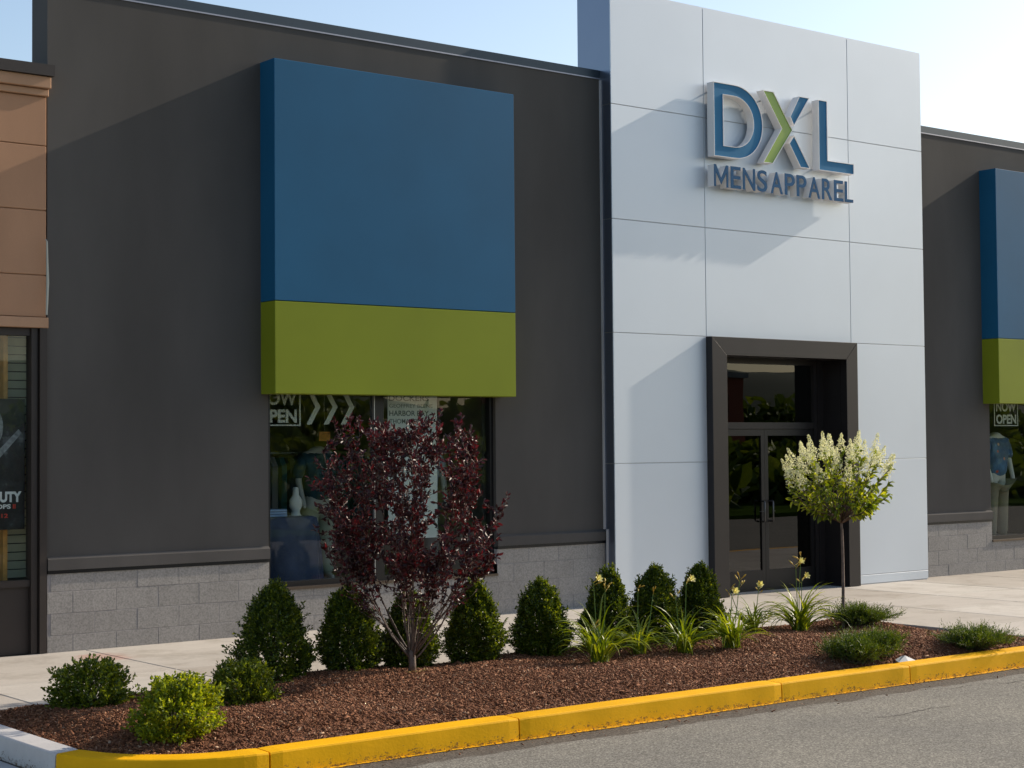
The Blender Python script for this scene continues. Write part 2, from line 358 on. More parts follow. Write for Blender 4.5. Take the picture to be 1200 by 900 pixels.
def glass_mat(name, tint, ior=1.5):
    m, nt, b = mat(name); nt.nodes.remove(b)
    tr = N(nt, 'ShaderNodeBsdfTransparent'); tr.inputs[0].default_value = (*tint, 1)
    gl = N(nt, 'ShaderNodeBsdfGlossy'); gl.inputs['Roughness'].default_value = 0.0
    fr = N(nt, 'ShaderNodeFresnel'); fr.inputs['IOR'].default_value = ior
    nz = noise(nt, objco(nt), 1.3, 1); bp = N(nt, 'ShaderNodeBump'); bp.inputs['Strength'].default_value = 0.03; bp.inputs['Distance'].default_value = 0.02
    nt.links.new(nz, bp.inputs['Height']); nt.links.new(bp.outputs[0], gl.inputs['Normal'])
    gm_ = N(nt, 'ShaderNodeNewGeometry'); inv = N(nt, 'ShaderNodeMath', operation='SUBTRACT'); inv.inputs[0].default_value = 1; nt.links.new(gm_.outputs['Backfacing'], inv.inputs[1])
    fm = N(nt, 'ShaderNodeMath', operation='MULTIPLY'); nt.links.new(fr.outputs[0], fm.inputs[0]); nt.links.new(inv.outputs[0], fm.inputs[1])
    f2 = N(nt, 'ShaderNodeMath', operation='MULTIPLY'); f2.use_clamp = True; nt.links.new(fm.outputs[0], f2.inputs[0]); f2.inputs[1].default_value = 1.7   # both faces of the pane reflect
    mx = N(nt, 'ShaderNodeMixShader'); nt.links.new(f2.outputs[0], mx.inputs[0]); nt.links.new(tr.outputs[0], mx.inputs[1]); nt.links.new(gl.outputs[0], mx.inputs[2])
    nt.links.new(mx.outputs[0], nt.nodes['Material Output'].inputs[0]); return m
m_glass = glass_mat('shop_window_glass', (0.92, 0.95, 0.94), 1.5)
m_dglass = glass_mat('door_glass', (0.22, 0.24, 0.23), 1.5)
m_in_wall = plain('interior_wall', (0.5, 0.46, 0.40), 0.9)
m_in_floor = plain('interior_floor', (0.16, 0.12, 0.09), 0.5, 0, 0.3, 4)
m_in_ceil = plain('interior_ceiling', (0.35, 0.35, 0.33), 0.9)
m_vinyl = plain('white_vinyl', (0.40, 0.41, 0.36), 0.6, 0, 0.03)
m_roof = plain('roof_membrane', (0.25, 0.25, 0.25), 0.9)

# ------------------------------------------------------------------ ground
rng = np.random.default_rng(7); random.seed(7)
b = MB(); R0, R1 = -900, 900
b.add([(R0, R0, -0.15), (R1, R0, -0.15), (R1, R1, -0.15), (R0, R1, -0.15)], [(0, 1, 2, 3)])
tag(b.build('asphalt_road', m_asphalt), kind='structure')
b = MB(); b.box(2.6, 4.17, 6.0, 14.5, -0.3, -0.146)
tag(b.build('gutter_pan', m_pan), kind='structure')
# sidewalk slabs (separate islands, dirt-filled joints between)
b = MB(); g = 0.005
xs = [-6.72, -5.06, -3.4, -1.74, -0.08, 1.58, 3.24, 4.90, 6.56, 8.22, 9.88, 11.54, 13.66, 15.08, 16.5, 17.92, 19.34, 20.76, 22.4, 24.0, 25.7, 27.4]
def slab(x0, x1, y0, y1):
    c = 0.006; v = [(x0+g, y0+g, -0.14), (x1-g, y0+g, -0.14), (x1-g, y1-g, -0.14), (x0+g, y1-g, -0.14)]
    v += [(x, y, -c) for x, y, _ in v[:4]]+[(x0+g+c, y0+g+c, 0), (x1-g-c, y0+g+c, 0), (x1-g-c, y1-g-c, 0), (x0+g+c, y1-g-c, 0)]
    fs = [(8, 9, 10, 11)]
    for i in range(4): j = (i+1) % 4; fs += [(i, j, 4+j, 4+i), (4+i, 4+j, 8+j, 8+i)]
    b.add(v, fs)
for x0, x1 in zip(xs, xs[1:]):
    for y0, y1 in ((11.72, 12.84), (12.84, 14.62)): slab(x0, x1, y0, y1)
for x0, x1 in zip(xs[12:], xs[13:]):
    for y0, y1 in ((9.19, 10.46), (10.46, 11.72)): slab(x0, x1, y0, y1)
# entrance threshold slab inside the recess
slab(14.5, 16.68, 14.62, 14.95)
tag(b.build('sidewalk', m_walk), kind='structure')
b = MB(); b.box(-7, 27.4, 11.74, 14.6, -0.2, -0.010); b.box(13.69, 27.4, 9.2, 11.75, -0.2, -0.0105)
tag(b.build('sidewalk_bedding', m_dirt), kind='structure')

b = MB()
for pts in ([(10.9, 8.72), (11.25, 8.60), (11.5, 8.62), (11.8, 8.50), (12.3, 8.52), (12.9, 8.42), (13.6, 8.45), (14.8, 8.3)], [(10.7, 7.98), (10.3, 8.08), (9.9, 8.02), (9.4, 8.12)]):
    q = []
    for (xa, ya), (xb, yb) in zip(pts, pts[1:]):
        for t in np.linspace(0, 1, 12)[:-1]: q.append((xa+(xb-xa)*t, ya+(yb-ya)*t+random.uniform(-.012, .012)))
    nq = len(q); wv = [random.uniform(.0015, .006)*min(1, i/6, (nq-1-i)/6+.05) for i in range(nq)]
    b.add([(x, y-w_, -.146) for (x, y), w_ in zip(q, wv)]+[(x, y+w_, -.146) for (x, y), w_ in zip(q, wv)], [(i, i+1, nq+i+1, nq+i) for i in range(nq-1)])
tag(b.build('road_crack', plain('crack_dirt', (.05, .045, .04), .95)), kind='structure')

# kerbs
def kerb(path, joints, name, m, width=0.175):
    """path: outer top edge pts (x,y) with planter on the left; joints: arc lengths where a dark joint is cut"""
    P = [Vector((x, y, 0)) for x, y in path]
    L = [0]
    for a, c in zip(P, P[1:]): L.append(L[-1]+(c-a).length)
    def at(s):
        s = max(0, min(L[-1], s))
        for i in range(len(P)-1):
            if s <= L[i+1]+1e-9:
                t = (s-L[i])/(L[i+1]-L[i]); return P[i].lerp(P[i+1], t)
        return P[-1]
    def nrm(s):
        t = (at(s+0.05)-at(s-0.05)).normalized(); return Vector((-t.y, t.x, 0))
    bb = MB(); cuts = [0]+list(joints)+[L[-1]]
    # profile: (inward offset, z)
    prof = [(-0.002, -0.16), (0.0, -0.10), (0.003, -0.014), (0.007, -0.004), (0.016, 0.0), (width-0.012, 0.004), (width, -0.006), (width, -0.16)]
    for s0, s1 in zip(cuts, cuts[1:]):
        s0 += 0.006; s1 -= 0.006; n = max(2, int((s1-s0)/0.08)); base = len(bb.v)
        for i in range(n+1):
            s = s0+(s1-s0)*i/n; c = at(s); q = nrm(s); wob = 0.0025*math.sin(s*3.1)+0.0015*math.sin(s*11.7)
            e = 0.004 if i in (0, n) else 0
            for k, (o, z) in enumerate(prof):
                oo = o+(e if k < 5 else 0)+wob*(1 if k < 5 else .5)
                bb.v.append((c.x+q.x*oo, c.y+q.y*oo, z-(e if 2 <= k <= 6 else 0)))
        K = len(prof)
        for i in range(n):
            for k in range(K-1):
                a0 = base+i*K+k; bb.f.append((a0, a0+K, a0+K+1, a0+1)); bb.m.append(0)
        bb.f.append(tuple(base+k for k in range(K))); bb.m.append(0)
        bb.f.append(tuple(base+n*K+k for k in range(K))[::-1]); bb.m.append(0)
    # joint filler
    for s in joints:
        c = at(s); q = nrm(s); t = Vector((q.y, -q.x, 0)); a = c+q*0.022
        v = [a-t*.01, a+t*.01, a+t*.01+q*(width-.03), a-t*.01+q*(width-.03)]
        bb.add([(p.x, p.y, -0.16) for p in v]+[(p.x, p.y, -0.016) for p in v], [(4, 5, 6, 7), (0, 1, 5, 4), (2, 3, 7, 6), (1, 2, 6, 5), (3, 0, 4, 7)], 1)
    return bb.build(name, [m, m_dirtk], smooth=False)
m_dirtk = plain('kerb_joint_fill', (0.34, 0.15, 0.02), 0.9)
arc = [(5.15-0.95*math.cos(t), 9.95-0.95*math.sin(t)) for t in np.linspace(math.radians(8.5), math.radians(90), 16)]
ypath = arc+[(x, 9.0) for x in (7.15, 9.70, 11.22, 14.0, 17.0, 20, 24)]
L0 = 0.95*math.radians(81.5)
tag(kerb(ypath, [L0+0.07, L0+1.98, L0+4.53, L0+6.05, L0+8.9, L0+11.9], 'yellow_kerb', m_yellow), kind='structure')
wpath = [(4.2, 14.4), (4.2, 11.6), (4.2, 10.6), (4.2, 9.95)]+[(5.15-0.95*math.cos(t), 9.95-0.95*math.sin(t)) for t in np.linspace(math.radians(2), math.radians(8.3), 3)]
tag(kerb(wpath, [2.75], 'bare_kerb', m_whitek), kind='structure')
# paint slopped on the road at the kerb foot (ragged edge)
b = MB(); pts = []
px = 4.6
n = 420; Z0 = -0.1455
for i in range(n+1):
    x = 5.15+i*(22-5.15)/n; wv = 0.030+0.010*math.sin(x*1.7)+random.uniform(-0.006, 0.006); pts.append((x, 9.004, 9.004-wv))
v = [(x, y0, Z0+0.004) for x, y0, y1 in pts]+[(x, y1, Z0) for x, y0, y1 in pts]
b.add(v, [(i, i+n+1, i+n+2, i+1) for i in range(n)])
aa = np.linspace(math.radians(9), math.radians(90), 50)
v = [(5.15-0.948*math.cos(t), 9.95-0.948*math.sin(t), Z0+.004) for t in aa]
v += [(5.15-(0.978+random.uniform(-.005, .005))*math.cos(t), 9.95-(0.978+random.uniform(-.005, .005))*math.sin(t), Z0) for t in aa]
b.add(v, [(i, i+50, i+51, i+1) for i in range(49)])
tag(b.build('kerb_foot_paint', m_yellow), kind='structure')

# planting bed: mounded base sheet
def bed_h(x, y):
    e = np.minimum(np.minimum((x-4.36)/0.5, (y-9.17)/0.45), np.minimum((13.66-x)/0.5, (11.73-y)/0.35))
    e = np.clip(e, 0, 1); e = e*e*(3-2*e)
    h = -0.035+0.09*e+0.018*np.sin(x*1.9+y*2.3)*e+0.012*np.sin(x*4.1-y*3.7+1)*e
    rgt = np.clip((x-13.1)/0.55, 0, 1); return h-0.05*rgt
_bed0 = bed_h
nx, ny = 300, 90
X, Y = np.meshgrid(np.linspace(4.28, 13.66, nx), np.linspace(9.10, 11.735, ny))
rr = np.random.default_rng(3)
Zb = bed_h(X, Y)+rr.normal(0, 0.004, X.shape)
inside = lambda x, y: ~((x < 5.15) & (y < 9.95) & (((x-5.15)**2+(y-9.95)**2) > 0.79**2))
V = np.stack([X, Y, Zb], -1).reshape(-1, 3)
idx = np.arange(nx*ny).reshape(ny, nx)
F = np.stack([idx[:-1, :-1], idx[:-1, 1:], idx[1:, 1:], idx[1:, :-1]], -1).reshape(-1, 4)
cx = V[F].mean(1); F = F[inside(cx[:, 0], cx[:, 1])]
o = np_mesh('planting_bed_soil', V, F, m_mulch, smooth=True); tag(o, kind='structure')
def ground_z(x, y): return float(_bed0(np.array(x), np.array(y)))
# shredded bark chips
def chips(name, n, xr, yr, lr, m, dz=0.0):
    x = rng.uniform(*xr, n); y = rng.uniform(*yr, n); k = inside(x, y) & (((x-5.15)**2+(y-9.95)**2 < .80**2) | (x > 5.15) | (y > 9.95)); x = x[k]; y = y[k]; n = len(x)
    z = bed_h(x, y)+rng.uniform(0.0, 0.014, n)+dz
    l = rng.gamma(3, (lr)/3, n).clip(.008, .075); wd = l*rng.uniform(.18, .5, n); th = rng.uniform(.0015, .005, n)
    a = rng.uniform(0, 2*np.pi, n); tl = rng.normal(0, .38, n); rl = rng.normal(0, .5, n)
    ex = np.stack([np.cos(a)*np.cos(tl), np.sin(a)*np.cos(tl), np.sin(tl)], 1)
    s = np.stack([-np.sin(a), np.cos(a), 0*a], 1); up = np.cross(ex, s)
    ey = s*np.cos(rl)[:, None]+up*np.sin(rl)[:, None]; ez = np.cross(ex, ey)
    c = np.stack([x, y, z], 1); vs_ = []
    for sx, sy, sz in ((-1,-1,-1),(1,-1,-1),(1,1,-1),(-1,1,-1),(-1,-1,1),(1,-1,1),(1,1,1),(-1,1,1)):
        tp = np.where(sx > 0, rng.uniform(.35, 1, n), 1)
        vs_.append(c+ex*(sx*l/2)[:, None]+ey*(sy*wd/2*tp)[:, None]+ez*(sz*th/2)[:, None])
    V = np.stack(vs_, 1).reshape(-1, 3); q = np.array([(4,5,6,7),(0,1,5,4),(1,2,6,5),(2,3,7,6),(3,0,4,7),(0,3,2,1)])
    F = (np.arange(n)[:, None, None]*8+q[None]).reshape(-1, 4)
    return np_mesh(name, V, F, m)
o = chips('bark_mulch', 150000, (4.37, 13.64), (9.17, 11.72), 0.0165, m_chip)
tag(o, 'loose red-brown shredded bark mulch covering the planting bed', 'mulch', kind='stuff')

_bh = bed_h
bed_h = lambda x, y: np.full_like(x, -0.143)
inside = lambda x, y: rng.uniform(size=len(x)) < np.clip((y-8.55)/.45, 0, 1)**2
o = chips('spilled_bark', 1100, (5.3, 17.0), (8.55, 8.985), 0.012, m_chip)
tag(o, 'sparse bark crumbs spilled in the gutter below the yellow kerb', 'mulch crumbs', kind='stuff')
bed_h = _bh

# ------------------------------------------------------------------ store building
WY = 14.6
store = empty('store_building', (12.3, WY, 0))
tag(store, 'dark grey single-storey shop with silver entrance tower and blue and green panels', 'building')
TOP = 6.02
WIN = [(8.46, 11.27), (19.98, 22.80)]       # window spans
SEG = [(6.19, 12.82), (18.34, 25.4)]
ZB, ZL0, ZL1 = 0.43, 0.722, 0.855
for (a, c), (p, q) in zip(SEG, WIN):
    b = MB(); th = 0.25
    b.box(a, p, WY, WY+th, ZL0, TOP); b.box(q, c, WY, WY+th, ZL0, TOP); b.box(p, q, WY, WY+th, 2.55, TOP)
    b.build('stucco_wall', m_stucco, store)
    # block base: each block a bevelled box over mortar
    bb = MB(); cz = [(-0.02, 0.148), (0.152, 0.342), (0.346, 0.538), (0.542, ZL0-0.02)]
    y0 = WY-0.012
    for ci, (z0, z1) in enumerate(cz):
        off = 0.211 if ci % 2 == 0 else 0.0
        x = a-0.422+off+0.03
        while x < c:
            s, e = max(a, x+0.003), min(c, x+0.419)
            if e-s > 0.03:
                spans = [(s, e)]
                if z1 > ZB:
                    spans = []
                    if s < p: spans.append((s, min(e, p)))
                    if e > q: spans.append((max(s, q), e))
                    if z0 < ZB-0.03 and s < q and e > p:
                        ss, ee = max(s, p), min(e, q)
                        if ee-ss > 0.02: bb.cbox(ss, ee, y0, WY+0.2, z0, ZB-0.012, 0.002)
                for ss, ee in spans:
                    if ee-ss > 0.02: bb.cbox(ss, ee, y0+random.uniform(0, .0025), WY+0.2, z0, z1, 0.002)
            x += 0.422
    base = bb.build('block_base', m_block, store)
    b = MB(); my = y0+0.0035
    b.box(a, p, my, WY+.19, -0.02, ZL0-.02); b.box(q, c, my, WY+.19, -0.02, ZL0-.02); b.box(p, q, my, WY+.19, -0.02, ZB-.014)
    b.build('mortar', m_mortar, base)
    # belt course with a thin black strip below
    for s, e in ((a, p), (q, c)):
        b = MB(); b.add([(s, WY-0.032, ZL0+.012), (e, WY-0.032, ZL0+.012), (e, WY-0.032, ZL1-.022), (s, WY-0.032, ZL1-.022), (s, WY-.001, ZL0+.012), (e, WY-.001, ZL0+.012), (e, WY-.001, ZL1), (s, WY-.001, ZL1)],
              [(0,1,2,3), (3,2,6,7), (4,5,1,0), (1,5,6,2), (4,0,3,7)])
        b.build('belt_course', m_belt, store)
        b = MB(); b.box(s, e, WY-0.022, WY-0.002, ZL0-0.018, ZL0+0.011); b.build('under_belt_strip', m_black, store)
    # parapet coping
    b = MB(); b.box(a-0.02 if a < 10 else a, c, WY-0.006, WY+0.36, TOP-0.02, TOP+0.075)
    b.build('coping', m_coping, store)
    b = MB(); b.box(a-0.02 if a < 10 else a, c, WY-0.010, WY-0.0065, TOP-0.030, TOP-0.016); b.build('drip_edge', m_drip, store)
# parapet returns and roof, side walls
b = MB(); b.box(6.19, 6.45, WY+.251, 14.95, 0, TOP-.021); b.box(6.19, 6.45, 14.951, 34.0, 0, 4.7); b.box(25.1, 25.4, WY+.251, 34.0, 0, 4.7); b.box(6.45, 25.1, 33.7, 34.0, 0, 4.7)
b.build('side_wall', m_stucco, store)
b = MB(); b.box(6.451, 25.09, WY+.251, 33.69, 4.5, 4.69); b.build('roof', m_roof, store)
b = MB(); b.tube([(6.35, 15.30, 4.7), (6.28, 14.99, 5.98)], 0.03, 6); b.build('parapet_brace', m_drip, store)

# projecting panels (blue over green)
PB0, PB1, PBM = 2.338, 5.597, 3.238
for (x0, x1) in ((8.38, 11.34), (19.84, 22.80)):
    b = MB(); y0, y1 = 14.326, WY-.001
    b.cbox(x0, x1, y0, y1, PBM+0.003, PB1, 0.004)
    pn = b.build('facade_panel', m_blue, store)
    b = MB(); b.cbox(x0, x1, y0, y1, PB0, PBM-0.003, 0.004); b.build('green_band', m_green, pn)

# entrance tower (silver sheet panels with open joints over a backing)
TX = [12.815, 14.283, 16.866, 18.34]; TZ = [0.0, 0.123, 1.602, 3.085, 4.378, 5.689, 7.0]; TY = 14.41; TBK = 14.985
OX0, OX1, OZ1 = 14.517, 16.650, 2.866
b = MB()
b.box(TX[0]+.012, OX0-.04, TY+.006, TBK-.01, 0, 6.985); b.box(OX1+.04, TX[3]-.012, TY+.006, TBK-.01, 0, 6.985); b.box(OX0-.04, OX1+.04, TY+.006, TBK-.01, OZ1+.05, 6.985)
tower = b.build('entrance_tower', m_joint, store)
b = MB(); g = 0.004
for i in range(3):
    for k in range(6):
        if i == 1 and k < 3: continue
        zb = TZ[k]+(g if k else 0.012)
        b.cbox(TX[i]+(g if i else 0), TX[i+1]-(g if i < 2 else 0), TY, TY+.014, zb, TZ[k+1]-(g if k < 5 else 0), 0.002)
b.box(TX[0]+.002, TX[3]-.002, TY+.001, TBK-.001, 6.986, 7.012)
b.build('silver_cladding', m_silver, tower)
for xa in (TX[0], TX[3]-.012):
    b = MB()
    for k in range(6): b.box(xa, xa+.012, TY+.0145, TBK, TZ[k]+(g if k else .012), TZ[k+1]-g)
    b.build('side_cladding', m_silver_shaded, tower)
b = MB(); b.box(TX[0]-.016, TX[0]-.001, WY-.03, WY-.002, 0.86, 5.98); b.box(TX[0]-.016, TX[0]-.001, WY-.075, WY-.05, 0, 0.86)
b.build('corner_trim', m_trim, tower)

# door surround: mitred portal
FX0, FX1, FZ, FY = 14.273, 16.861, 3.081, 14.304
b = MB()
def mitre(p_out0, p_in0, p_in1, p_out1, y0, y1, gap=0.0015):
    """prism from an (x,z) quad"""
    b.prism_y([p_out0, p_in0, p_in1, p_out1], y0, y1)
b.prism_y([(FX0, 0.004), (OX0, 0.004), (OX0, OZ1-.001), (FX0, FZ-.001)], FY, TY-.001)
b.prism_y([(OX1, 0.004), (FX1, 0.004), (FX1, FZ-.001), (OX1, OZ1-.001)], FY, TY-.001)
b.prism_y([(FX0+.003, FZ), (OX0+.003, OZ1), (OX1-.003, OZ1), (FX1-.003, FZ)], FY, TY-.001)
sur = b.build('door_surround', m_bronze, store, bevel=0.002)
# recess lining
DY = 14.70
b = MB(); b.box(OX0-.035, OX0, TY, DY+.1, 0.004, OZ1); b.box(OX1, OX1+.035, TY, DY+.1, 0.004, OZ1); b.box(OX0, OX1, TY, DY+.1, OZ1, OZ1+.04)
b.build('recess_lining', m_bronze, sur)
# door frame
b = MB(); cxm = 15.575; f0, f1 = OX0+.001, OX1-.001
b.box(f0, 14.68, DY, DY+.1, 0.004, 2.865); b.box(16.47, f1, DY, DY+.1, 0.004, 2.865)
b.box(14.681, 16.469, DY+.002, DY+.098, 2.80, 2.865); b.box(14.681, 16.469, DY+.002, DY+.098, 1.995, 2.075)
b.box(16.53, 16.56, DY-.015, DY-.001, 0.004, 2.865)
b.box(14.681, 16.469, DY+.0, DY+.1, 0.002, 0.018)
frm = b.build('door_frame', m_bronze, store)
b = MB(); b.box(14.681, 16.469, DY+.045, DY+.053, 2.076, 2.799); tr = b.build('transom_window', m_dglass, store)
for x0, x1, hx, sgn in ((14.684, 15.573, 15.50, 1), (15.577, 16.466, 15.65, -1)):
    b = MB(); y0, y1 = DY+.02, DY+.065
    b.box(x0, x0+.06, y0, y1, .02, 1.99); b.box(x1-.06, x1, y0, y1, .02, 1.99)
    b.box(x0+.0605, x1-.0605, y0, y1, .02, .25); b.box(x0+.0605, x1-.0605, y0, y1, 1.91, 1.99)
    dr = b.build('entrance_door', m_black, store)
    b = MB(); b.box(x0+.061, x1-.061, DY+.038, DY+.046, .251, 1.909); b.build('door_glass', m_dglass, dr)
    b = MB(); hy = DY-.045
    b.tube([(hx, y0, 1.10), (hx, hy+.012, 1.10), (hx, hy, 1.088), (hx, hy, .862), (hx, hy+.012, .85), (hx, y0, .85)], .011, 8)
    b.tube([(hx+sgn*-0.0, hy, .975), (hx-sgn*.06, hy+.03, .975)], .006, 6)
    b.build('handle', m_handle, dr, smooth=True)

# shop windows
def window(p, q, mulls, banner=False):
    b = MB(); y0, y1 = WY+.045, WY+.13; z0, z1 = ZB, 2.549; fw = .045
    b.box(p, p+fw, y0, y1, z0, z1); b.box(q-fw, q, y0, y1, z0, z1)
    b.box(p+fw, q-fw, y0+.001, y1-.001, z0, z0+.065); b.box(p+fw, q-fw, y0+.001, y1-.001, z1-.05, z1)
    for a, c in mulls: b.box(a, c, y0+.002, y1-.002, z0+.065, z1-.05)
    wf = b.build('shop_window', m_black, store)
    b = MB(); b.box(p, q, WY-.03, y0-.001, z0-.012, z0+.012); b.build('sill', m_sill, wf)
    for a, c in mulls:
        b = MB(); b.box(a-.008, a, y0-.006, y0+.03, z0+.066, z1-.051); b.build('glazing_bead', m_alu, wf)
    ed = [p+fw]+[t for m_ in mulls for t in m_]+[q-fw]
    for i in range(0, len(ed), 2):
        b = MB(); b.box(ed[i], ed[i+1], WY+.08, WY+.087, z0+.065, z1-.05); b.build('pane', m_glass, wf)
    return wf
wl = window(*WIN[0], [(9.735, 9.85)]); wr = window(*WIN[1], [(21.25, 21.37)])
# vinyl lettering on the inside of the glass
VY = WY+.092
def vinyl(parent, x_r, with_chev, chev_x=()):
    """NOW OPEN in a box whose right edge is x_r"""
    b = MB(); t = 0.002
    x_l = x_r-0.56; zt, zb = 2.40, 2.03
    for x0, x1, z0, z1 in ((x_l, x_l+.018, zb, zt), (x_r-.018, x_r, zb, zt), (x_l+.018, x_r-.018, zb, zb+.014), (x_l+.018, x_r-.018, zt-.014, zt)): b.box(x0, x1, VY, VY+t, z0, z1)
    v, f = text_mesh('NOW', x_l+.05, x_r-.045, 2.235, 2.375, VY+t, t, 0.03); b.add(v, f)
    v, f = text_mesh('OPEN', x_l+.05, x_r-.045, 2.06, 2.195, VY+t, t, 0.035); b.add(v, f)
    for x in chev_x:     # x = tip
        b.prism_y([(x-.165, 2.40), (x-.105, 2.40), (x, 2.222), (x-.105, 2.045), (x-.165, 2.045), (x-.06, 2.222)], VY, VY+t)
    return b.build('vinyl_lettering', m_vinyl, parent)
vinyl(wl, 8.885, True, (9.115, 9.318, 9.52))
vinyl(wr, 20.775, True, (20.05,))
b = MB()
# interior shell
b.box(6.46, 25.0, 14.86, 20.5, -0.05, 0.02); fl = b.build('shop_floor', m_in_floor, store)
b = MB(); b.box(6.46, 25.0, 20.5, 20.6, 0.02, 3.3); b.box(12.6, 12.7, 15.0, 20.49, 0.02, 3.3); b.box(18.4, 18.5, 15.0, 20.49, .02, 3.3); b.build('interior_wall', m_in_wall, store)
b = MB(); b.box(6.46, 25.0, 14.86, 20.6, 3.31, 3.4); b.build('interior_ceiling', m_in_ceil, store)
for p, q in WIN:
    b = MB(); b.box(p-.1, q+.1, 14.86, 16.5, .021, .36); b.build('display_platform', m_in_wall, store)

# ------------------------------------------------------------------ sign on the tower
sign = empty('store_sign', (15.4, 14.41, 5.0))
tag(sign, 'raised blue and green channel letters DXL MENS APPAREL on the silver tower', 'sign')
SY0, SY1 = 14.257, 14.370
KX = lambda x: 15.547+(x-15.43)*1.0076
KZ = lambda z: 5.659+(z-5.63)*1.0076
def offset_poly(pts, dd):
    """inset a polygon (x,z), any orientation"""
    n = len(pts); A = sum(pts[i][0]*pts[(i+1) % n][1]-pts[(i+1) % n][0]*pts[i][1] for i in range(n)); sg = 1 if A > 0 else -1
    out = []
    for i in range(n):
        p0, p1, p2 = Vector(pts[i-1]), Vector(pts[i]), Vector(pts[(i+1) % n])
        e1 = (p1-p0).normalized(); e2 = (p2-p1).normalized(); n1 = Vector((-e1.y, e1.x))*sg; n2 = Vector((-e2.y, e2.x))*sg
        m_ = (n1+n2); 
        if m_.length < 1e-6: m_ = n1
        m_.normalize(); out.append(tuple(p1+m_*(dd/max(.35, m_.dot(n1)))))
    return out
def ring_letter(name, outer, inner, mface):
    """channel letter: side walls + rim, recessed face. inner = hole polygon with the same count or None"""
    rim = 0.006; rec = 0.012
    outer = [(KX(x), KZ(z)) for x, z in outer]; inner = [(KX(x), KZ(z)) for x, z in inner] if inner else None
    b = MB()
    def shell(poly, sgn):
        n = len(poly); off = offset_poly(poly, rim*sgn)
        v = [(x, SY1, z) for x, z in poly]+[(x, SY0, z) for x, z in poly]+[(x, SY0, z) for x, z in off]+[(x, SY0+rec, z) for x, z in off]
        f = []
        for i in range(n):
            j = (i+1) % n
            for k in range(3): f.append((k*n+i, k*n+j, (k+1)*n+j, (k+1)*n+i))
        b.add(v, f); return off
    fo = shell(outer, 1)
    if inner:
        fi = shell(inner, -1)
    else: b.add([(x, SY1, z) for x, z in outer], [tuple(range(len(outer)))])
    L = b.build(name, m_letter_side, sign)
    fb = MB(); y = SY0+rec-.001
    if inner:
        n = len(fo)
        fb.add([(x, y, z) for x, z in fo]+[(x, y, z) for x, z in fi], [(i, (i+1) % n, n+(i+1) % n, n+i) for i in range(n)])
        fb.add([(x, SY1-.002, z) for x, z in fo]+[(x, SY1-.002, z) for x, z in fi], [(i, (i+1) % n, n+(i+1) % n, n+i) for i in range(n)])
    else: fb.add([(x, y, z) for x, z in fo], [tuple(range(len(fo)))])
    fb.build('letter_face', mface, L)
ZT, ZBm = 6.068, 5.192
# D
def dshape(x0, xs_, x1, z0, z1, n=22):
    zc = (z0+z1)/2; ry = (z1-z0)/2; pts = [(x0, z0), (xs_, z0)]
    for i in range(1, n): 
        t = -math.pi/2+math.pi*i/n; pts.append((xs_+(x1-xs_)*math.cos(t)**0.92, zc+ry*math.sin(t)))
    return pts+[(xs_, z1), (x0, z1)]
ring_letter('channel_letter', dshape(14.195, 14.53, 15.022, ZBm, ZT), dshape(14.355, 14.52, 14.862, 5.328, 5.932), m_lblue)
ring_letter('channel_letter', [(15.030, ZT), (15.215, ZT), (15.545, 5.635), (15.190, ZBm), (15.020, ZBm), (15.350, 5.635)], None, m_lgreen)
ring_letter('channel_letter', [(15.675, ZT), (15.855, ZT), (15.572, 5.690), (15.505, 5.800)], None, m_lblue)
ring_letter('channel_letter', [(15.572, 5.575), (15.482, 5.468), (15.680, ZBm), (15.855, ZBm)], None, m_lblue)
ring_letter('channel_letter', [(16.018, ZT), (16.180, ZT), (16.180, 5.325), (16.668, 5.325), (16.668, ZBm), (16.018, ZBm)], None, m_lblue)
# small letters with individual advance widths
word = 'MENS APPAREL'; adv = {'M': 1.22, 'E': .88, 'N': 1.08, 'S': .88, ' ': .12, 'A': 1.08, 'P': .92, 'R': .98, 'L': .80}
tot = sum(adv[c] for c in word)+0.0; sc = (16.665-14.172)/tot; x = 14.172
for ch in word:
    wd = adv[ch]*sc
    if ch != ' ':
        gap = wd*0.12; b = MB()
        def glyph(bb_, xa, xb, za, zb, yb, dp, BOLD=0.0, t_=.024):
            xa, xb, za, zb = KX(xa), KX(xb), KZ(za), KZ(zb)
            if ch == 'M':
                xm = (xa+xb)/2; zt = zb-.0; bb_.prism_y([(xa, za), (xa+t_, za), (xa+t_, zb-.09), (xm, za+.03), (xb-t_, zb-.09), (xb-t_, za), (xb, za), (xb, zb), (xb-t_*1.1, zb), (xm, za+.10), (xa+t_*1.1, zb), (xa, zb)], yb-dp, yb)
            else:
                v, f = text_mesh(ch, xa, xb, za, zb, yb, dp, BOLD); bb_.add(v, f)
        glyph(b, x+gap*.5, x+wd-gap, 4.835, 5.092, SY1, SY1-SY0-.006)
        L = b.build('small_letter', m_letter_side, sign)
        b = MB(); glyph(b, x+gap*.5-.002, x+wd-gap+.002, 4.833, 5.094, SY0+.006-.0005, .006, .008 if ch != 'M' else 0, .030)
        b.build('letter_face', m_sblue, L)
    x += wd
for xx, zz in ((14.345, 6.00), (14.345, 5.86), (14.345, 5.30), (15.24, 6.0), (15.24, 5.30), (15.90, 6.0), (15.85, 5.30), (16.22, 6.0), (16.22, 5.27), (16.65, 5.27)):
    b = MB(); b.tube([(xx, SY1-.004, zz), (xx, TY+.001, zz)], .008, 6); b.build('mounting_pin', m_alu, sign)

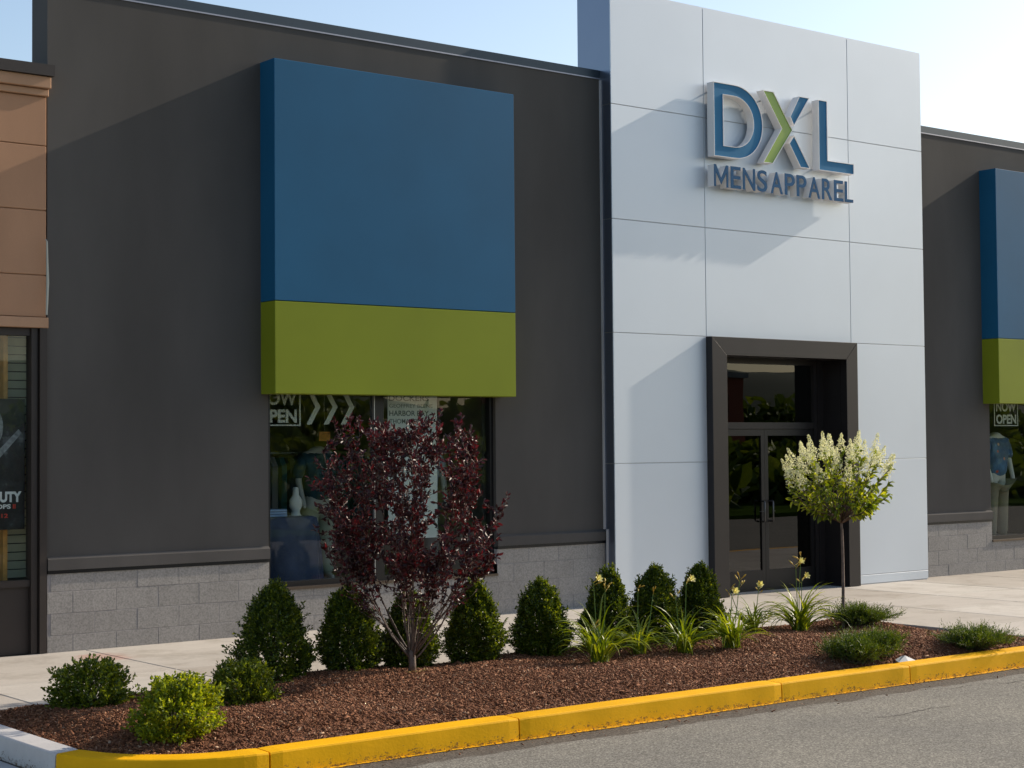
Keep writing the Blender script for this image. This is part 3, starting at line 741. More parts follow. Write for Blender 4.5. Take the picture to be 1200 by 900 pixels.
# ------------------------------------------------------------------ neighbouring tan building
nb = empty('neighbour_building', (2.0, 14.58, 0))
tag(nb, 'tan stucco shop building with brown coping and dark shopfront beside the grey shop', 'building')
x0, x1 = -8.0, 6.186
b = MB(); zs = [3.0, 3.378, 3.961, 4.545, 4.99]
for z, z2 in zip(zs, zs[1:]): b.cbox(x0, x1-.012, 14.585, 14.9, z+.004, z2-.004, .004)
b.box(x0, x1-.02, 14.60, 14.89, 2.95, 5.15)
b.build('stucco_wall', m_tan, nb)
b = MB(); b.cbox(x0, x1, 14.555, 14.9, 4.992, 5.055, .006); b.cbox(x0, x1+.008, 14.52, 14.9, 5.059, 5.165, .006); b.build('cornice', m_tan2, nb)
b = MB(); b.cbox(x0, x1+.004, 14.565, 14.9, 2.905, 2.998, .005); b.build('lintel_band', m_tan2, nb)
b = MB(); b.box(x0, x1+.03, 14.49, 15.0, 5.167, 5.268); b.build('coping', m_brown, nb)
b = MB(); b.box(x0, x1-.02, 14.9, 30, 4.6, 4.8); b.build('roof', m_roof, nb)
b = MB(); b.box(6.045, 6.10, 14.60, 14.72, 0.003, 2.904); b.box(6.115, 6.18, 14.575, 14.75, 0.003, 2.904); b.box(6.10, 6.115, 14.62, 14.72, .003, 2.904)
b.box(x0, 6.044, 14.62, 14.72, 2.835, 2.904); b.box(x0, 6.044, 14.62, 14.72, .60, .66)
for xx in (4.7, 3.2, 1.7, .2): b.box(xx, xx+.07, 14.621, 14.719, .661, 2.834)
b.build('shopfront_frame', m_dkbrown if 'm_dkbrown' in globals() else m_brown, nb)
b = MB(); b.box(x0, 6.043, 14.65, 14.70, 0.003, .599); b.build('kick_panel', m_brown, nb)
b = MB(); b.box(x0, 6.044, 14.665, 14.672, .661, 2.834); b.build('window_pane', m_glass, nb)
m_cream = plain('slatwall_cream', (0.80, 0.78, 0.58), 0.6); m_wood = plain('varnished_wood', (0.62, 0.30, 0.08), 0.45, 0, .3, 8)
b = MB()
for k in range(30): b.box(5.93, 6.9, 14.99, 15.01, .66+k*.078, .66+k*.078+.068)
b.build('slatwall', m_cream, nb)
b = MB(); b.box(5.875, 5.915, 14.82, 14.99, .1, 2.95); b.build('wood_post', m_wood, nb)
b = MB(); b.box(4.0, 5.86, 15.4, 15.5, .1, 2.9); b.box(-8, 7, 18, 18.1, 0, 3); b.build('interior_wall', m_in_ceil, nb)
b = MB(); b.tube([(6.158, 14.53, 3.68), (6.168, 14.535, 3.3), (6.156, 14.53, 3.02)], [.008, .014, .009], 6); b.tube([(6.16, 14.56, 3.70), (6.158, 14.53, 3.68)], .006, 5)
b.build('loose_white_strip', m_vinyl, nb)

# poster taped inside the neighbour's glass: plain generic artwork, same words
poster = empty('poster', (5.64, 14.68, 1.11))
tag(poster, 'black poster with white DUTY lettering inside the tan building window', 'poster')
def poster_mat():
    m, nt, b = mat('poster_print'); co = objco(nt)
    f = noise(nt, co, 3.2, 4, .6); c = ramp(nt, f, [(.50, (.004, .0045, .005)), (.60, (.02, .022, .025)), (.70, (.16, .17, .18))])
    nt.links.new(c.outputs[0], b.inputs['Base Color']); b.inputs['Roughness'].default_value = .4; return m
b = MB(); b.box(5.25, 6.015, 14.674, 14.677, 1.11, 2.27); b.build('sheet', poster_mat(), poster)
m_grey_ink = plain('grey_ink', (.20, .21, .22), .5, 0, .5, 25)
b = MB(); b.prism_y([(5.70+.115*math.cos(t), 2.02+.18*math.sin(t)) for t in np.linspace(0, 2*math.pi, 24, endpoint=False)], 14.6735, 14.6739)
b.prism_y([(5.74, 1.78), (5.955, 2.0), (5.985, 1.965), (5.77, 1.73)], 14.6728, 14.6734)
b.build('printed_shapes', m_grey_ink, poster)
m_white_ink = plain('white_ink', (.7, .7, .7), .5); m_red_ink = plain('red_ink', (.55, .04, .02), .5)
for txt, xa, xb, z0, z1, bo, mk in (('CALL OF DUTY', 5.29, 5.985, 1.352, 1.448, .05, m_white_ink), ('BLACK OPS', 5.50, 5.885, 1.295, 1.335, .03, m_white_ink), 
                                    ('II', 5.905, 5.93, 1.295, 1.335, .03, m_red_ink), ('11.13.12', 5.62, 5.86, 1.215, 1.252, .02, m_red_ink)):
    b = MB(); v, f = text_mesh(txt, xa, xb, z0, z1, 14.6738, .0006, bo); b.add(v, f); b.build('text_line', mk, poster)

# ------------------------------------------------------------------ banner behind the left window
ban = empty('window_banner', (10.29, 14.76, 0.8))
tag(ban, 'pale banner listing clothing brands hanging behind the shop window glass', 'banner')
m_ban = plain('banner_cloth', (0.50, 0.54, 0.53), 0.8, 0, .06); m_bant = plain('banner_ink', (0.10, 0.12, 0.12), 0.8)
b = MB(); b.box(9.975, 10.605, 14.76, 14.763, .85, 2.50); b.build('cloth', m_ban, ban)
for txt, xa, xb, z0, z1, bo in (('DOCKERS', 9.99, 10.50, 2.292, 2.352, .02), ('GEOFFREY BEENE', 9.995, 10.55, 2.222, 2.262, 0.0), ('HARBOR BAY', 9.995, 10.50, 2.135, 2.192, .02), ('THOMAS DEAN', 9.995, 10.49, 2.055, 2.105, .01)):
    b = MB(); v, f = text_mesh(txt, xa, xb, z0, z1, 14.7595, .001, bo); b.add(v, f); b.build('text_line', m_bant, ban)

# ------------------------------------------------------------------ mannequins and display
def skin(name, pts, edges, rad, m, parent, sub=2):
    me = bpy.data.meshes.new(name); org = world_loc(parent)
    me.from_pydata([tuple(Vector(p)-org) for p in pts], edges, [])
    ob = bpy.data.objects.new(name, me); C.objects.link(ob)
    md = ob.modifiers.new('s', 'SKIN'); sv = me.skin_vertices[0].data
    for i, rr_ in enumerate(rad):
        sv[i].radius = rr_ if hasattr(rr_, '__len__') else (rr_, rr_); sv[i].use_root = (i == 0)
    s2 = ob.modifiers.new('b', 'SUBSURF'); s2.levels = sub; s2.render_levels = sub
    dg = bpy.context.evaluated_depsgraph_get(); out = bpy.data.meshes.new_from_object(ob.evaluated_get(dg))
    bpy.data.objects.remove(ob); out.materials.clear(); out.materials.append(m)
    out.polygons.foreach_set('use_smooth', [True]*len(out.polygons))
    o = bpy.data.objects.new(name, out); C.objects.link(o); o.parent = parent; return o
def mannequin(x, y, z, label, m_body, m_shirt, m_trouser, s=1.0, sleeve=True):
    t = empty('mannequin', (x, y, z)); tag(t, label, 'mannequin')
    P = lambda a, b_, c: (x+a*s, y+b_*s, z+c*s)
    # body: neck stump, forearms, hands, feet as one figure
    skin('body', [P(0,0,1.0), P(0,0,1.38), P(0,0,1.50), P(.19,0,1.40), P(.27,-.02,1.12), P(.25,-.09,.90), P(.24,-.11,.80), P(-.19,0,1.40), P(-.27,-.02,1.12), P(-.25,-.09,.90), P(-.24,-.11,.80),
          P(.10,0,.88), P(.11,0,.48), P(.12,.01,.08), P(.13,-.12,.03), P(-.10,0,.88), P(-.11,0,.48), P(-.12,.01,.08), P(-.13,-.12,.03)],
         [(0,1),(1,2),(1,3),(3,4),(4,5),(5,6),(1,7),(7,8),(8,9),(9,10),(0,11),(11,12),(12,13),(13,14),(0,15),(15,16),(16,17),(17,18)],
         [(.13*s,.10*s),(.12*s,.09*s),.05*s,.05*s,.04*s,.03*s,.028*s,.05*s,.04*s,.03*s,.028*s,.08*s,.055*s,.035*s,.03*s,.08*s,.055*s,.035*s,.03*s], m_body, t)
    skin('shirt', [P(0,0,.86), P(0,0,1.08), P(0,0,1.30), P(0,0,1.41), P(.20,0,1.37), P(.29,-.01,1.12), P(-.20,0,1.37), P(-.29,-.01,1.12)],
         [(0,1),(1,2),(2,3),(2,4),(4,5),(2,6),(6,7)], [(.205*s,.15*s),(.19*s,.14*s),(.18*s,.125*s),(.08*s,.07*s),(.085*s,.08*s),(.08*s,.075*s),(.085*s,.08*s),(.08*s,.075*s)], m_shirt, t)
    skin('trousers', [P(0,0,.90), P(.11,0,.76), P(.12,0,.42), P(.125,.0,.07), P(-.11,0,.76), P(-.12,0,.42), P(-.125,0,.07)],
         [(0,1),(1,2),(2,3),(0,4),(4,5),(5,6)], [(.19*s,.145*s),.115*s,.09*s,.075*s,.115*s,.09*s,.075*s], m_trouser, t)
    return t
m_white_body = plain('mannequin_white', (.55, .55, .50), .5)
def floral():
    m, nt, b = mat('floral_shirt'); co = objco(nt)
    v = N(nt, 'ShaderNodeTexVoronoi'); v.inputs['Scale'].default_value = 9; nt.links.new(co, v.inputs['Vector'])
    a = ramp(nt, v.outputs['Distance'], [(.16, (1, 1, 1)), (.24, (0, 0, 0))]); sp = N(nt, 'ShaderNodeSeparateColor'); nt.links.new(v.outputs['Color'], sp.inputs[0])
    fl = ramp(nt, sp.outputs[0], [(0, (.5, .06, .04)), (.35, (.60, .30, .18)), (.5, (.55, .50, .42)), (.62, (.06, .14, .35)), (1, (.12, .28, .45))])
    bs = ramp(nt, noise(nt, co, 6, 4), [(.35, (.018, .05, .14)), (.65, (.06, .16, .32))])
    mx = N(nt, 'ShaderNodeMix', data_type='RGBA'); nt.links.new(a.outputs[0], mx.inputs['Factor']); nt.links.new(bs.outputs[0], mx.inputs['A']); nt.links.new(fl.outputs[0], mx.inputs['B'])
    nt.links.new(mx.outputs['Result'], b.inputs['Base Color']); b.inputs['Roughness'].default_value = .8; return m
mannequin(20.93, 15.20, .362, 'headless mannequin in blue floral shirt and khaki trousers under the right NOW OPEN lettering', m_white_body, floral(), plain('khaki', (.26, .22, .15), .85, 0, .1), 1.06)
mannequin(9.86, 15.95, .362, 'headless mannequin with white trousers behind the left window glass', m_white_body, plain('teal_shirt', (.02, .07, .10), .85, 0, .4, 9), plain('pale_trousers', (.55, .58, .46), .85), 0.98)
mannequin(10.9, 15.45, .362, 'headless mannequin in pale shirt standing right of the hanging window banner', m_white_body, plain('pale_shirt', (.45, .52, .60), .85), plain('grey_trousers', (.12, .12, .13), .85), 0.98)
# draped table with jackets and a bust form
tb = empty('display_table', (8.85, 15.15, .362)); tag(tb, 'table draped in dark blue cloth behind the left shop window', 'table')
b = MB(); n = 64; rings = []
for k, (z, sx, fold) in enumerate(((.364, 1.0, .035), (.7, .97, .028), (1.02, .93, .012), (1.10, .90, 0.0), (1.115, .80, 0))):
    ring = []
    for j in range(n):
        q = 2*math.pi*j/n; rx = .44*sx+fold*math.sin(q*11); ry = .28*sx+fold*math.sin(q*11+.4)
        ring.append((8.88+rx*np.sign(math.cos(q))*abs(math.cos(q))**.5, 15.17+ry*np.sign(math.sin(q))*abs(math.sin(q))**.5, z))
    rings.append(ring)
b.v = [p for r_ in rings for p in r_]
for i in range(4):
    for j in range(n): b.f.append((i*n+j, i*n+(j+1) % n, (i+1)*n+(j+1) % n, (i+1)*n+j)); b.m.append(0)
b.f.append(tuple(4*n+j for j in range(n))); b.m.append(0)
b.build('table_cloth', plain('dark_blue_cloth', (.035, .05, .10), .85, 0, .3, 3), tb, smooth=True)
for sx in (-.3, .3):
    for sy in (-.15, .15): b = MB(); b.tube([(8.88+sx, 15.17+sy, .362), (8.88+sx, 15.17+sy, 1.09)], .02, 6); b.build('leg', m_alu, tb)
bs = empty('bust_form', (9.08, 15.12, 1.116)); tag(bs, 'small white bust form standing on the blue draped table', 'bust form')
b = MB(); b.loft([(9.08, 15.12, z, rx, ry) for z, rx, ry in ((1.117, .07, .06), (1.13, .05, .045), (1.17, .045, .04), (1.22, .075, .05), (1.28, .07, .05), (1.33, .035, .03), (1.40, .03, .028), (1.41, .02, .02))])
b.build('form', m_white_body, bs, smooth=True)
fs_ = empty('folded_shirts', (8.72, 15.08, 1.116)); tag(fs_, 'flat stack of folded pale blue shirts on the draped table', 'clothing')
b = MB()
for k in range(3): b.cbox(8.57+.004*k, 8.90, 14.98+.005*k, 15.25, 1.117+k*.026, 1.140+k*.026, .006)
b.build('shirt_stack', plain('pale_blue_cotton', (.22, .32, .48), .85, 0, .15, 5), fs_)
# rack of hanging shirts deeper in the shop
rk = empty('clothes_rack', (9.6, 17.2, .02)); tag(rk, 'rack of hanging blue and teal shirts deep inside the shop', 'clothes rack')
b = MB(); b.tube([(8.6, 17.2, .02), (8.6, 17.2, 1.75), (11.4, 17.2, 1.75), (11.4, 17.2, .02)], .018, 6); b.build('rail', m_alu, rk)
gm = [plain('shirt_'+n_, c_, .85) for n_, c_ in (('teal', (.05, .22, .26)), ('navy', (.03, .05, .13)), ('sky', (.16, .28, .40)), ('white', (.5, .5, .5)))]
for k in range(22):
    xx = 8.7+k*.12; b = MB(); tl = random.uniform(-.02, .02)
    b.add([(xx-.03, 17.0, 1.70), (xx-.035, 16.93, 1.60), (xx-.04+tl, 16.95, .95), (xx-.04+tl, 17.45, .95), (xx-.035, 17.47, 1.60), (xx-.03, 17.4, 1.70),
           (xx+.03, 17.0, 1.70), (xx+.035, 16.93, 1.60), (xx+.04+tl, 16.95, .95), (xx+.04+tl, 17.45, .95), (xx+.035, 17.47, 1.60), (xx+.03, 17.4, 1.70)],
          [(0,1,2,3,4,5), (11,10,9,8,7,6)]+[(i, i+6, (i+1) % 6+6, (i+1) % 6) for i in range(6)])
    b.build('hanging_shirt', gm[random.choice((0, 0, 1, 2, 2, 3))], rk)
oc = empty('orange_sale_card', (9.72, 15.6, 1.90)); tag(oc, 'small orange card hanging in the left window above the shirts', 'card')
b = MB(); b.box(9.66, 9.80, 15.60, 15.604, 1.88, 1.98); b.build('card', plain('orange_card', (.62, .25, .05), .6, 0, .35, 25), oc)
b = MB(); b.tube([(9.73, 15.602, 1.98), (9.73, 15.602, 3.3)], .002, 4); b.build('string', m_vinyl, oc)

# ------------------------------------------------------------------ plants
def unit(a): return a/np.maximum(np.linalg.norm(a, axis=-1, keepdims=True), 1e-9)
def leaves(name, P, D, L, W, rg, m, parent, fold=0.25, droop=0.15, up=0.5):
    """P base points, D directions, L lengths, W widths; 6-vertex folded leaves"""
    n = len(P); D = unit(D)
    nr = rg.normal(0, 1, (n, 3)); nr[:, 2] += up*2; S = unit(np.cross(D, nr)); U = np.cross(S, D)
    L = L[:, None]; W = W[:, None]
    tip = P+D*L-U*L*droop
    m1 = P+D*L*.32; m2 = P+D*L*.68-U*L*droop*.35
    v = np.stack([P, m1+S*W*.42+U*W*fold, m2+S*W*.40+U*W*fold, tip, m2-S*W*.40+U*W*fold, m1-S*W*.42+U*W*fold], 1).reshape(-1, 3)
    q = np.array([(0, 1, 2, 3), (0, 3, 4, 5)]); F = (np.arange(n)[:, None, None]*6+q).reshape(-1, 4)
    return np_mesh(name, v, F, m, parent)

def bush(kind, loc, label, cat, group, h, w, seed, nshoot, nleaf, ll, lw, m, shape, stray=0.0, shoot=0.10):
    rg = np.random.default_rng(seed); x, y = loc; z = ground_z(x, y)-.01
    t = empty(kind, (x, y, z)); tag(t, label, cat, group)
    a = rg.uniform(0, 2*np.pi, nshoot); q = rg.uniform(0, 1, nshoot)
    # lobed outline
    la = 2.2 if stray > .1 else 1.0
    lob = 1+la*(.05*np.sin(3*a+seed)+.04*np.sin(7*a+5*q+seed)+.05*np.sin(11*q+2*a))
    hh, rr_ = shape(q); dep = 1-rg.beta(1.2, 4.5, nshoot)*.45
    out = rg.uniform(0, 1, nshoot) < stray
    k = lob*dep*np.where(out, rg.uniform(1.02, 1.3, nshoot), rg.uniform(.96, 1.04, nshoot))
    tip = np.stack([np.cos(a)*rr_*k*w/2, np.sin(a)*rr_*k*w/2, hh*h*(.97+.06*rg.uniform(size=nshoot))*(1+np.where(out, .06, 0))], 1)
    lean = rg.normal(0, .05, 2); tip[:, 0] += lean[0]*tip[:, 2]; tip[:, 1] += lean[1]*tip[:, 2]
    ctr = np.stack([0*a, 0*a, np.minimum(hh*h*.55, h*.5)], 1); dr = unit(tip-ctr); dr[:, 2] += .45; dr = unit(dr)
    P, D = [], []
    for i in range(nleaf):
        f = i/nleaf; base = tip-dr*(shoot*(1-f)*rg.uniform(.7, 1.2, nshoot))[:, None]
        rad = unit(rg.normal(0, 1, (nshoot, 3))); dd = unit(rad*.9+dr*(.35+.9*f))
        P.append(base+rad*.003); D.append(dd)
    P = np.concatenate(P); D = np.concatenate(D); n = len(P)
    ok = P[:, 2] > 0.005; P = P[ok]; D = D[ok]; n = len(P)
    off = np.array([x, y, z])
    leaves('foliage', P+off, D, rg.uniform(.7, 1.2, n)*ll, rg.uniform(.75, 1.15, n)*lw, rg, m, t)
    b = MB(); b.tube([(x, y, z), (x, y, z+h*.25)], [.014, .010], 6)
    for i in range(26):
        j = rg.integers(nshoot); e = tip[j]*.9; b.tube([(x, y, z+h*.06), (x+e[0]*.35, y+e[1]*.35, z+e[2]*.45), (x+e[0], y+e[1], z+e[2])], [.006, .0045, .002], 4)
    b.build('stem', m_twig, t)
    return t

def cone_shape(q):      # egg-cone boxwood: q -> height, radius
    hh = q**0.9; rr_ = np.where(hh < .30, .78+.22*np.sin(hh/.30*np.pi/2), np.clip(1-(np.clip(hh-.30, 0, 1)/.73)**1.55, 0.0, 1)**.74); return hh, rr_
def dome_shape(q):
    hh = np.clip(.05+.95*q, 0, 1); return hh, np.sqrt(np.clip(1-(np.abs(hh-.38)/.66)**2.1, 0.0, 1))
BOX = [  # x, y, h, w, distinguishing label
 (6.66, 11.40, .72, .55, 'conical boxwood furthest left, beside the low dark shrub'),
 (7.32, 11.36, .64, .48, 'conical boxwood just left of the purple-leaved tree'),
 (7.86, 11.36, .62, .44, 'conical boxwood directly behind the purple-leaved tree trunk'),
 (8.50, 11.34, .66, .46, 'conical boxwood just right of the purple-leaved tree, under the window end'),
 (9.20, 11.31, .62, .47, 'conical boxwood standing alone on open mulch before the first daylily clump'),
 (9.82, 11.18, .68, .42, 'conical boxwood behind the leftmost daylily clump'),
 (10.40, 11.15, .65, .47, 'conical boxwood in front of the left edge of the silver tower'),
 (10.93, 11.15, .67, .43, 'conical boxwood furthest right, just left of the doorway')]
for i, (x, y, h, w_, lb) in enumerate(BOX):
    bush('boxwood', (x, y), lb, 'shrub', 'conical boxwoods in a row along the bed', h, w_*1.0, 20+i, 2300, 10, .025, .014, m_box, cone_shape, stray=.12, shoot=.06)
bush('low_shrub', (5.06, 11.16), 'low loose green shrub at the left end of the bed by the sidewalk', 'shrub', 'low rounded shrubs at the left end', .33, .51, 51, 560, 11, .028, .018, m_low, dome_shape, stray=.42, shoot=.10)
bush('bright_shrub', (4.92, 9.66), 'bright yellow-green rounded shrub nearest the kerb corner', 'shrub', 'low rounded shrubs at the left end', .37, .49, 52, 700, 11, .028, .018, m_spirea, dome_shape, stray=.38, shoot=.09)
bush('low_shrub', (5.95, 10.65), 'low feathery dark green shrub in front of the leftmost boxwood', 'shrub', 'low rounded shrubs at the left end', .31, .43, 53, 700, 11, .026, .013, m_low, dome_shape, stray=.35, shoot=.09)

# junipers: arching branches with feathery sprays
def juniper(loc, label, h, w_, seed):
    rg = np.random.default_rng(seed); x, y = loc; z = ground_z(x, y)-.01
    t = empty('juniper', (x, y, z)); tag(t, label, 'shrub', 'spreading junipers at the right end')
    P, D, LL = [], [], []; b = MB()
    for i in range(130):
        a = rg.uniform(0, 2*np.pi); el = rg.uniform(.15, 1.25); ln = (w_/2)*rg.uniform(.75, 1.12)*(1 if el < .7 else .75)
        dv = np.array([math.cos(a)*math.cos(el), math.sin(a)*math.cos(el), math.sin(el)*h/(w_/2)*.95])
        st = np.array([rg.normal(0, .05), rg.normal(0, .05), .01]); pts = []
        for k in range(8):
            s = k/7; p = st+dv*ln*s; p[2] += .05*math.sin(s*2.4)*(1-math.sin(el)); p[2] = max(p[2], .02); pts.append(p)
        b.tube([tuple(p+np.array([x, y, z])) for p in pts], [.005-.0005*k for k in range(8)], 4)
        for k in range(2, 8):
            for s in range(4):
                pp = pts[k]-dv*ln*rg.uniform(0, .12); sd_ = unit(dv/np.linalg.norm(dv)*.9+rg.normal(0, .42, 3)+np.array([0, 0, .40]))
                sl = rg.uniform(.04, .10)
                for e in range(9):
                    f = e/8; P.append(pp+sd_*sl*f); D.append(sd_*1.0+rg.normal(0, .38, 3)); LL.append(rg.uniform(.014, .024))
    P = np.array(P); D = np.array(D); LL = np.array(LL); P[:, 2] = np.maximum(P[:, 2], .01)
    leaves('foliage', P+np.array([x, y, z]), D, LL, LL*.22, rg, m_jun, t, fold=.1, droop=.05)
    b.build('branch', m_twig, t)
juniper((10.98, 9.40), 'low juniper in front, left half of the dense pair by the kerb', .27, .46, 61)
juniper((11.30, 9.44), 'low juniper in front, right half of the pair beside the white paper', .28, .50, 64)
juniper((12.85, 10.95), 'low juniper behind the slim hydrangea trunk by the sidewalk', .25, .66, 62)
juniper((12.50, 9.32), 'low spreading juniper furthest right near the end of the bed', .25, .62, 63)

# daylilies
def daylily(loc, label, h, w_, seed, nb_, scapes):
    """scapes: list of (dx, dy, height, lean, n_flowers, n_buds)"""
    rg = np.random.default_rng(seed); x, y = loc; z = ground_z(x, y)-.005
    t = empty('daylily', (x, y, z)); tag(t, label, 'flower', 'daylily clumps along the bed')
    V, F = [], []; NS = 9
    for i in range(nb_):
        a = rg.uniform(0, 2*np.pi); ln = rg.uniform(.6, 1.15)*w_*1.04; el = rg.uniform(.75, 1.52); wd = rg.uniform(.010, .018)
        cu_ = rg.uniform(1.1, 2.5); p = np.array([rg.normal(0, .035), rg.normal(0, .035), 0.0]); ca, sa = math.cos(a), math.sin(a)
        base = len(V); tw = rg.normal(0, .5)
        for k in range(NS):
            s = k/(NS-1); e = el-cu_*s**1.6
            hw = wd*.5*(1-s**2.5)*(.6+.8*min(1, s*3)) if k < NS-1 else .0005
            sd_ = np.array([-sa, ca, 0])*math.cos(tw*s)+np.array([0, 0, 1])*math.sin(tw*s)
            V += [p+sd_*hw+np.array([0, 0, hw*.6]), p.copy(), p-sd_*hw+np.array([0, 0, hw*.6])]
            p = p+np.array([ca*math.cos(e), sa*math.cos(e), math.sin(e)])*ln/(NS-1); p[2] = max(p[2], .004)
        for k in range(NS-1):
            q = base+k*3; F += [(q, q+1, q+4, q+3), (q+1, q+2, q+5, q+4)]
    np_mesh('foliage', np.array(V)+np.array([x, y, z]), F, m_blade, t)
    for (dx, dy, hh, lean, nf, nbud) in scapes:
        b = MB(); top = Vector((x+dx+lean, y+dy, z+hh)); bs_ = Vector((x+dx*.3, y+dy*.3, z))
        mid = bs_.lerp(top, .5)+Vector((dx*.3, dy*.2, .02)); b.tube([bs_, mid, top], [.0045, .004, .003], 5)
        st = b.build('flower_stalk', m_scape, t)
        for k in range(nf+nbud):
            a = rg.uniform(0, 2*np.pi); dv = Vector((math.cos(a)*.8, math.sin(a)*.8, rg.uniform(.2, 1.1))).normalized()
            if k < nf: dv = Vector((rg.uniform(-.9, .3), -.8, .45)).normalized()
            b2 = MB(); pos = top-Vector((0, 0, .02*k)); e = pos+dv*.035; b2.tube([pos, e], .002, 4)
            if k < nf:
                fr_ = dv; s1 = fr_.orthogonal().normalized(); s2 = fr_.cross(s1)
                for j in range(6):
                    q = math.pi/3*j; rd = s1*math.cos(q)+s2*math.sin(q); tg = s1*-math.sin(q)+s2*math.cos(q); wp = .013 if j % 2 else .010
                    c = [(0, 0.002, .002), (.022, .006, wp*.8), (.042, .016, wp*1.15), (.055, .028, wp*.8), (.058, .038, .001)]
                    vv = []
                    for (ax, rdd, hw) in c: m_ = e+fr_*ax+rd*rdd; vv += [m_+tg*hw, m_-tg*hw]
                    b2.add(vv, [(2*i_, 2*i_+1, 2*i_+3, 2*i_+2) for i_ in range(4)])
                b2.build('flower', m_petal, st, smooth=False)
            else:
                ln = rg.uniform(.03, .06); b2.tube([e, e+dv*ln*.3, e+dv*ln*.7, e+dv*ln], [.003, .0065, .006, .001], 6); b2.build('bud', m_bud, st, smooth=True)
daylily((9.20, 10.56), 'leftmost daylily clump with pale yellow blooms before the boxwoods', .35, .58, 71, 84, [(.02, .05, .66, -.03, 1, 1), (.07, .02, .64, .02, 0, 4), (-.05, 0, .30, -.02, 0, 2)])
daylily((9.73, 10.67), 'second daylily clump from the left with thin upright buds', .30, .42, 72, 56, [(.03, .05, .56, .02, 0, 3), (.10, .0, .52, .08, 0, 2)])
daylily((10.14, 10.54), 'daylily clump under the boxwood before the silver tower, one nodding yellow bloom', .30, .46, 73, 66, [(.02, .02, .60, .03, 1, 1), (.0, .05, .48, -.05, 0, 2)])
daylily((10.62, 10.45), 'bright daylily clump in front of the rightmost boxwood, closest to the kerb of them', .30, .44, 74, 80, [(.0, .05, .46, .06, 1, 1), (.06, .05, .60, .10, 0, 5)])
daylily((11.66, 11.22), 'small daylily clump before the doorway with a drooping yellow bloom', .28, .40, 75, 62, [(.05, .0, .42, .06, 1, 3), (-.1, .0, .42, -.18, 0, 4)])
daylily((12.20, 11.10), 'tallest daylily clump with several yellow blooms left of the slim hydrangea', .33, .56, 76, 100, [(-.03, .0, .64, -.02, 1, 2), (.0, .05, .72, .08, 0, 5), (.0, -.02, .50, .01, 1, 2)])

